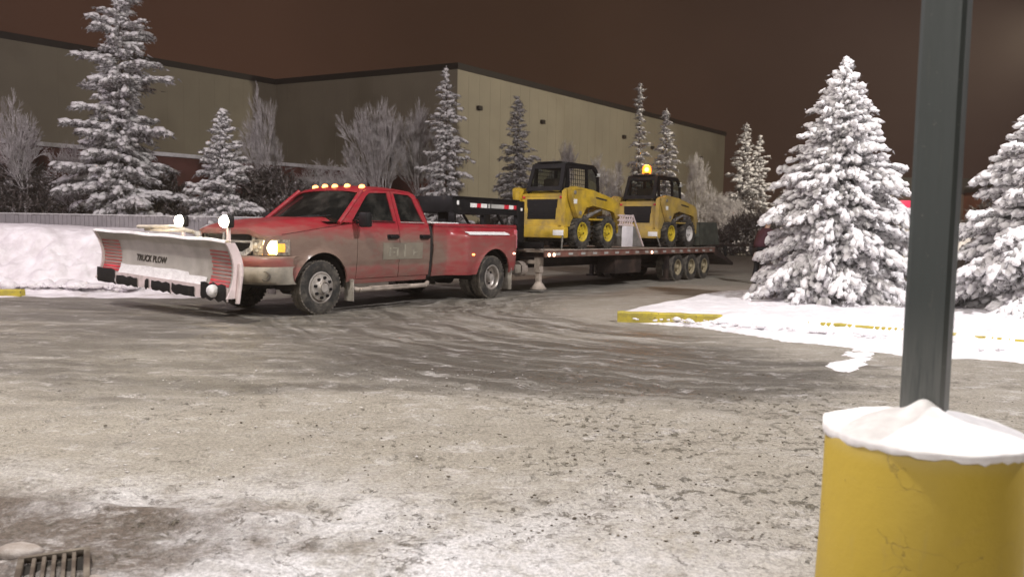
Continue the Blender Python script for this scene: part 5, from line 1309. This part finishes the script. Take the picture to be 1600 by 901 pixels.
# ================================================================ SKID STEER LOADERS
def skid(label, s_along, ylat, yel, yrim, bucket, beacon, yaw=0.0, front_rim=None):
    g = Vector((math.sin(TB), math.cos(TB), 0)); l_ = Vector((math.cos(TB), -math.sin(TB), 0))
    P = Vector((-1.35, 15.52, .893)) + g * s_along + l_ * ylat
    t = thing('skid_steer_loader', label, 'skid steer loader', P, math.atan2(math.cos(TB), math.sin(TB)) + yaw, 'yellow skid steer loaders on the trailer')
    both_ = lambda nm, mb, m, p=t, **kw: both(nm, mb, m, p, **kw)
    # lower chassis
    mb = MB(); mb.box((-1.05, -.52, .24), (.95, .52, .66), .04); mb.box((-1.16, -.50, .30), (-1.0, .50, .52), .03); obj('chassis', mb, yel, t)
    mb = MB(); mb.box((-.95, -.46, .16), (.85, .46, .25), .02); obj('belly_pan', mb, M_CHAS, t)
    mb = MB(); mb.box((-1.20, -.72, .24), (-1.02, .72, .50), .04); bp = obj('rear_bumper', mb, yel, t)
    mb = MB(); mb.box((-1.212, -.70, .30), (-1.198, -.42, .42), .005); obj('plate', mb, M_TAPEW, bp)
    # engine door with dark louvred grille
    mb = MB()
    mb.panel([(-.60, .52), (.60, .52), (.60, 1.16), (.50, 1.24), (-.50, 1.24), (-.60, 1.16)], [[(-.40, .66), (.40, .66), (.40, 1.10), (-.40, 1.10)]], lambda a, z: (-1.10 + (z - .52) * .10, a, z), [], [], (.05, 0, 0))
    ed = obj('engine_door', mb, yel, t)
    mb = MB(); mb.box((-1.06, -.42, .64), (-1.03, .42, 1.12)); obj('grille', mb, M_BLK, ed)
    lm = MB(); lm.box((-.015, -.40, -.008), (.012, .40, .006), M=Matrix.Rotation(R(25), 4, 'Y')); lmm = lm.mesh('louvre', M_BLK)
    for i in range(9): obj('louvre', lmm, None, ed, loc=(-1.062 + i * .004, 0, .69 + i * .05))
    mb = MB(); mb.add([(-1.04, -.56, 1.235), (-1.04, .56, 1.235), (-.72, .52, 1.33), (-.72, -.52, 1.33), (-1.04, -.56, 1.18), (-1.04, .56, 1.18), (-.72, .52, 1.18), (-.72, -.52, 1.18)], [(0, 1, 2, 3)[::-1], (0, 4, 5, 1), (1, 5, 6, 2), (3, 7, 4, 0), (2, 6, 7, 3)]); obj('engine_hood', mb, yel, t, 20)
    for s_ in (-1, 1):
        mb = MB(); mb.box((-1.07, s_ * .52 - .03, 1.14), (-1.04, s_ * .52 + .03, 1.19), .006); obj('tail_lamp', mb, M_TAPER, t)
    # sides: tower and lift arm (near and far)
    tower = [(-1.16, .50), (-.60, .50), (-.50, .72), (-.34, .98), (-.34, 1.22), (-.42, 1.37), (-1.02, 1.37), (-1.14, 1.30)]
    mb = MB(); mb.prism(tower, .60, .70); both_('arm_tower', mb, yel)
    arm = [(-1.08, 1.14), (-1.10, 1.36), (-.98, 1.41), (-.20, 1.36), (.88, 1.18), (1.02, 1.08), (1.16, .55), (1.17, .34), (1.04, .32), (.96, .66), (.84, .86), (.68, .90), (-.16, 1.00), (-.46, .94), (-.66, .70), (-.80, .70)]
    mb = MB(); mb.prism(arm, .72, .83); ar = both_('lift_arm', mb, yel)
    mb = MB()
    for (x, z) in ((-.96, 1.27), (-.72, .82), (1.09, .42)): mb.cyl((x, .82, z), (x, .85, z), .045, n=12)
    both_('pivot_pin', mb, M_GRY)
    mb = MB(); mb.tube([(-.62, .76, .66), (.30, .76, .92)], .035, 8); mb.tube([(-.62, .76, .66), (-.1, .76, .81)], .05, 8); both_('lift_cylinder', mb, M_GRY)
    mb = MB(); mb.box((-1.0, .60, 1.34), (-.60, .84, 1.37), .01); both_('tower_cap', mb, yel)
    mb = MB(); mb.box((-.50, .50, .66), (.72, .80, .70), .01); mb.box((-.55, .5, .72), (.72, .56, 1.04), .01); both_('side_tank', mb, yel)
    mb = MB(); mb.tube([(-.44, .86, .74), (-.40, .86, .92), (-.20, .86, .93)], .012, 6); both_('hose', mb, M_BLK)
    # cab
    cabm = M_BLK
    so = [(-.86, 1.02), (.62, .92), (.70, 1.30), (.68, 1.72), (.62, 1.87), (.54, 1.94), (.42, 1.97), (-.62, 1.97), (-.74, 1.94), (-.82, 1.84), (-1.00, 1.36)]
    hh = [[(-.74, 1.40), (-.90, 1.40), (-.76, 1.82), (-.74, 1.86)][::-1] , [(-.64, 1.16), (.10, 1.12), (.10, 1.86), (-.64, 1.86)], [(.18, 1.08), (.58, 1.08), (.63, 1.35), (.61, 1.72), (.54, 1.82), (.44, 1.88), (.18, 1.88)]]
    mb = MB(); mb.panel(so, hh, lambda x, z: (x, .50 - (z - 1.0) * .05, z), [], [], (0, -.05, 0)); both_('cab_side', mb, cabm)
    mb = MB()
    for z in lin(1.20, 1.80, 7): mb.box((-.64, .470, z - .006), (.10, .482, z + .006))
    for x in lin(-.56, .02, 8): mb.box((x - .005, .472, 1.13), (x + .005, .480, 1.86))
    both_('side_mesh', mb, cabm)
    mb = MB(); mb.panel([(.16, 1.06), (.60, 1.06), (.64, 1.35), (.60, 1.84), (.16, 1.90)], [], lambda x, z: (x, .468 - (z - 1.0) * .05, z), [], [], None); both_('side_glass', mb, M_CLEAR)
    mb = MB(); mb.box((-.74, -.47, 1.925), (.48, .47, 1.985), .03); mb.box((-.86, -.30, 1.97), (.30, .30, 2.0), .012); obj('cab_roof', mb, cabm if not beacon else M_BLK, t)
    # rear of cab: frame and window
    mb = MB(); mb.panel([(-.50, 1.32), (.50, 1.32), (.46, 1.95), (-.46, 1.95)], [[(-.40, 1.42), (.40, 1.42), (.37, 1.84), (-.37, 1.84)]], lambda a, z: (-1.01 + (z - 1.32) * .33, a, z), [], [], (.05, 0, 0)); obj('cab_back', mb, cabm, t)
    mb = MB(); mb.panel([(-.42, 1.40), (.42, 1.40), (.39, 1.86), (-.39, 1.86)], [], lambda a, z: (-.985 + (z - 1.32) * .33, a, z), [], [], None); obj('rear_window', mb, M_CLEAR, t)
    for s_ in (-1, 1):
        mb = MB(); mb.box((-.80, s_ * .32 - .05, 1.86), (-.74, s_ * .32 + .05, 1.93), .012); obj('work_lamp', mb, M_TAPEG, t)
    mb = MB(); mb.box((.60, .40, 1.72), (.70, .50, 1.80), .012); both_('front_lamp', mb, M_TAPEG)
    mb = MB(); mb.box((-.55, -.26, .80), (-.05, .26, 1.05), .06); mb.box((-.66, -.25, 1.0), (-.50, .25, 1.62), .05); obj('seat', mb, M_BEIGE, t)
    mb = MB(); mb.tube([(.45, -.42, 1.0), (.30, -.38, 1.32)], .02, 6); mb.tube([(.45, .42, 1.0), (.30, .38, 1.32)], .02, 6); mb.box((.40, -.45, .60), (.70, .45, .95), .03); obj('controls', mb, M_BLK, t)
    if beacon:
        mb = MB(); mb.cyl((-.62, -.02, 1.98), (-.62, -.02, 2.06), .07, n=14); obj('beacon_base', mb, M_BLK, t)
        bl_ = bpy.data.lights.new('beacon_light', 'POINT'); bl_.energy = 110; bl_.color = (1, .36, .05); bl_.shadow_soft_size = .12
        bo2 = bpy.data.objects.new('beacon_light', bl_); col.objects.link(bo2); bo2.parent = t; bo2.location = (-.62, -.02, 2.38)
        mb = MB(); mb.lathe([(.001, .23), (.06, .22), (.105, .18), (.125, .09), (.12, 0)], 'z', 18, M=Matrix.Translation((-.62, -.02, 2.05))); be_ = obj('beacon', mb, M_BEAC, t, 70)
        mb = MB(); mb.lathe([(.001, .17), (.045, .155), (.065, .11), (.05, .06), (.001, .04)], 'z', 16, M=Matrix.Translation((-.62, -.02, 2.05))); obj('bulb', mb, M_BEACC, be_, 70)
    # wheels with chunky lugs
    tm = tyre_mb(.375, .27, .21, 22, False)
    for i in range(22):
        for sg in (-1, 1):
            a = 2 * PI * (i + (.5 if sg > 0 else 0)) / 22
            tm.box((.35, -.004, -.020), (.395, .13, .020), M=Matrix.Rotation(-a, 4, 'Y') @ Matrix.Rotation(R(0), 4, 'Z') @ Matrix.Diagonal((1, sg, 1, 1)) @ Matrix.Rotation(R(18), 4, 'X'))
    tmm = tm.mesh('tyre', [M_RUB, M_RUB], 30)
    rmm = rim_mb(.21, .12, .07, 4, hub=.06, hubout=.02).mesh('rim', [yrim, M_BLK], 35)
    rm2 = rmm if front_rim is None else rim_mb(.21, .12, .07, 4, hub=.06, hubout=.02).mesh('rim', [front_rim, M_BLK], 35)
    for x in (-.58, .58):
        for s_ in (-1, 1):
            wv = sub('wheel', t, (x, s_ * .70, .385), (0, 0, 0 if s_ > 0 else PI)); obj('tyre', tmm, None, wv); obj('rim', rmm if x < 0 or s_ > 0 else rm2, None, wv)
    mb = MB(); mb.cyl((-.58, -.62, .385), (-.58, .62, .385), .09); mb.cyl((.58, -.62, .385), (.58, .62, .385), .09); obj('axle', mb, yel, t)
    # bucket
    bm_, prof_, bw_, tone = bucket
    poly = prof_
    bk = MB()
    bx0 = 1.34
    inner = poly
    for y in (-bw_, bw_ - .02): bk.prism(poly, y, y + .02)
    # back, floor
    pts = [poly[0], poly[1], poly[2], poly[3]]
    for (a, b) in zip(pts[:-1], pts[1:]):
        dx_, dz_ = b[0] - a[0], b[1] - a[1]; L_ = math.hypot(dx_, dz_); nx_, nz_ = -dz_ / L_ * .02, dx_ / L_ * .02
        bk.add([(a[0], -bw_, a[1]), (b[0], -bw_, b[1]), (b[0], bw_, b[1]), (a[0], bw_, a[1]), (a[0] + nx_, -bw_, a[1] + nz_), (b[0] + nx_, -bw_, b[1] + nz_), (b[0] + nx_, bw_, b[1] + nz_), (a[0] + nx_, bw_, a[1] + nz_)], [(0, 1, 2, 3), (7, 6, 5, 4), (0, 4, 5, 1), (2, 6, 7, 3)])
    bo_ = obj('bucket', bk, tone, t, 20)
    mb = MB(); mb.box((.96, -.45, .10), (1.05, .45, .62), .01); obj('coupler_plate', mb, M_BLK, t)
    return t, bo_, poly, bw_
prof1 = [(1.05, .55), (1.02, .30), (1.14, .05), (2.15, .03), (1.72, .55)]
sk1, b1, p1, w1 = skid('front yellow skid steer loader with open black cab and grated light grey bucket', 4.42, -.02, M_YEL, M_YRIM, (None, prof1, .93, M_GRY), False)
# light grey panel on the near side, lattice along the top, bright sloping edge
for s_ in (-1,):
    mb = MB(); mb.box((1.04, -.952, .04), (1.58, -.934, .55), .004); obj('side_panel', mb, simple('pale_plate', (.74, .71, .74), .6, 0, .08, 5, dirt=(.5, .47, .47), dirtamt=.2), b1)
    mb = MB(); mb.tube([(1.56, -.945, .82), (2.15, -.945, .05)], .024, 6); obj('edge_bar', mb, M_WHT, b1)
gr_ = MB()
for y in lin(-.93, .93, 12): gr_.box((1.02, y - .018, .55), (1.035, y + .018, .80))
for z in (.57, .69, .81): gr_.box((1.01, -.94, z - .016), (1.04, .94, z + .016))
for z in (.57, .69, .81): gr_.box((.88, -.960, z - .014), (1.60 - (z - .57) * .2, -.938, z + .014))
for k_, x in enumerate(lin(.92, 1.50, 6)):
    for z in (.57, .69):
        for sg in (-1, 1): gr_.tube([(x - sg * .05, -.950, z), (x + sg * .05, -.950, z + .12)], .013, 4)
o = obj('grating', gr_, M_WHT, b1)
prof2 = [(1.04, .72), (1.02, .30), (1.12, .05), (2.55, .03), (2.28, .74)]
sk2, b2, p2, w2 = skid('rear yellow skid steer loader carrying a lit amber beacon and dark green bucket', 9.05, -.02, M_YELLIT, M_YRIM, (None, prof2, .93, M_GREEN), True, front_rim=M_WRIM)

M_DECAL = simple('dark_decal', (.03, .03, .025), .5)
for t_ in (sk1, sk2):
    for s_ in (-1, 1):
        mb = MB(); mb.box((-.15, s_ * .832 - .002, 1.16), (.35, s_ * .832 + .002, 1.20), M=Matrix.Rotation(R(5), 4, 'Y')); obj('decal_stripe', mb, M_DECAL, t_)
        mb = MB(); mb.box((-1.0, s_ * .832 - .002, 1.02), (-.86, s_ * .832 + .002, 1.12)); obj('warning_sticker', mb, M_TAPEW, t_)
def chain(t_, x0, x1, y, lab):
    base = t_.location; mb = MB(); n_ = 16
    a = t_.matrix_basis @ Vector((x0, y, .34)); b = t_.matrix_basis @ Vector((x1, y * 1.65, .03))
    for i in range(n_):
        p = a.lerp(b, i / n_) - a; q = a.lerp(b, (i + .8) / n_) - a
        mb.cyl(p, q, .014 if i % 2 else .020, n=6)
    o = obj('tie_down_chain', mb, M_GRY, None, loc=a); tag(o, lab, 'chain', 'chains holding the loaders down')
bpy.context.view_layer.update()
chain(sk1, -1.1, -1.75, -.62, 'slack chain from the rear of the front loader to the trailer rail')
chain(sk2, -1.1, -1.65, -.62, 'slack chain behind the rear loader beside the grated bucket')

# ================================================================ PERSON in a maroon jacket, mostly behind the island spruce
def skinned(name, pts, edges, radii, mat, parent, lv=2, root=0):
    me = bpy.data.meshes.new(name); me.from_pydata(pts, edges, []); o = bpy.data.objects.new(name, me); col.objects.link(o); o.parent = parent
    m_ = o.modifiers.new('Skin', 'SKIN'); m_.use_smooth_shade = True
    for i, r_ in enumerate(radii):
        sv = me.skin_vertices[0].data[i]; sv.radius = (r_, r_) if not isinstance(r_, tuple) else r_; sv.use_root = (i == root)
    s2 = o.modifiers.new('Sub', 'SUBSURF'); s2.levels = lv; s2.render_levels = lv
    me.materials.append(mat); return o
pe = thing('person', 'person in a dark maroon jacket and black trousers bending behind the snowy island spruce', 'person', (6.42, 20.6, 0), R(15))
M_SKIN = simple('skin', (.42, .27, .20), .6, 0, .08, 9); M_JKT = simple('maroon_jacket', (.055, .016, .024), .85, 0, .3, 9, .3); M_PNT = simple('black_trousers', (.018, .018, .022), .9, 0, .3, 9, .3)
# local +x = facing direction; leaning forward
B_ = [(0, 0, .92), (.08, 0, 1.12), (.18, 0, 1.34), (.22, 0, 1.43), (.25, 0, 1.50), (.27, 0, 1.60), (.275, 0, 1.69),
      (.17, .19, 1.37), (.30, .25, 1.14), (.52, .20, 1.03), (.60, .19, 1.02),
      (.17, -.19, 1.37), (.30, -.25, 1.14), (.52, -.20, 1.03), (.60, -.19, 1.02),
      (0, .10, .86), (.05, .11, .48), (-.03, .12, .10), (.12, .13, .05),
      (0, -.10, .86), (.10, -.11, .48), (.06, -.12, .10), (.21, -.13, .05)]
E_ = [(0, 1), (1, 2), (2, 3), (3, 4), (4, 5), (5, 6), (2, 7), (7, 8), (8, 9), (9, 10), (2, 11), (11, 12), (12, 13), (13, 14), (0, 15), (15, 16), (16, 17), (17, 18), (0, 19), (19, 20), (20, 21), (21, 22)]
R_ = [.13, .13, .14, .07, .055, .095, .07, .06, .048, .032, .036, .06, .048, .032, .036, .09, .062, .045, .04, .09, .062, .045, .04]
skinned('body', B_, E_, R_, M_SKIN, pe)
jk = [0, 1, 2, 3, 7, 8, 9, 11, 12, 13]
mp_ = {a: i for i, a in enumerate(jk)}
JP = [B_[i] for i in jk]; JP[0] = (-.02, 0, .86)
skinned('jacket', JP, [(mp_[a], mp_[b]) for a, b in E_ if a in mp_ and b in mp_], [.19, .185, .185, .10, .10, .075, .055, .10, .075, .055], M_JKT, pe)
pj = [0, 15, 16, 17, 19, 20, 21]; mp_ = {a: i for i, a in enumerate(pj)}
skinned('trousers', [B_[i] for i in pj], [(mp_[a], mp_[b]) for a, b in E_ if a in mp_ and b in mp_], [.155, .11, .082, .066, .11, .082, .066], M_PNT, pe)
for i, j_ in ((17, 18), (21, 22)): skinned('boot', [B_[i], (B_[i][0], B_[i][1], .055), B_[j_]], [(0, 1), (1, 2)], [.065, .065, .05], M_PNT, pe)
mb = MB(); mb.lathe([(.001, .13), (.06, .12), (.10, .07), (.115, 0), (.112, -.03)], 'z', 18, M=Matrix.Translation((.27, 0, 1.62)) @ Matrix.Rotation(R(10), 4, 'Y')); obj('knit_cap', mb, M_PNT, pe, 80)
for s_ in (-1, 1):
    for k in range(4):
        y0 = s_ * (.155 + k * .018); ln_ = (.060, .068, .066, .052)[k]
        skinned('finger', [(.60, y0, 1.03), (.60 + ln_ * .55, y0, 1.032), (.60 + ln_ * .8, y0, 1.005), (.60 + ln_ * .6, y0, .975)], [(0, 1), (1, 2), (2, 3)], [.010, .009, .0085, .0075], M_SKIN, pe, 1)
    skinned('thumb', [(.585, s_ * .155, 1.01), (.62, s_ * .145, .99), (.635, s_ * .155, .97)], [(0, 1), (1, 2)], [.012, .010, .009], M_SKIN, pe, 1)

# ================================================================ HAZE volume added to soften contrast and give the lamps halos
mb = MB(); mb.box((-70, -14, -1.5), (80, 125, 16.5)); hz = obj('haze', mb, [], None, 0); hz['kind'] = 'stuff'
hm = bpy.data.materials.new('haze'); hm.use_nodes = True; hm.node_tree.nodes.clear()
vo_ = hm.node_tree.nodes.new('ShaderNodeVolumePrincipled'); vo_.inputs['Density'].default_value = .0014; vo_.inputs['Color'].default_value = (.92, .80, .68, 1); vo_.inputs['Anisotropy'].default_value = .5
ou_ = hm.node_tree.nodes.new('ShaderNodeOutputMaterial'); hm.node_tree.links.new(vo_.outputs[0], ou_.inputs['Volume']); hz.data.materials.append(hm)
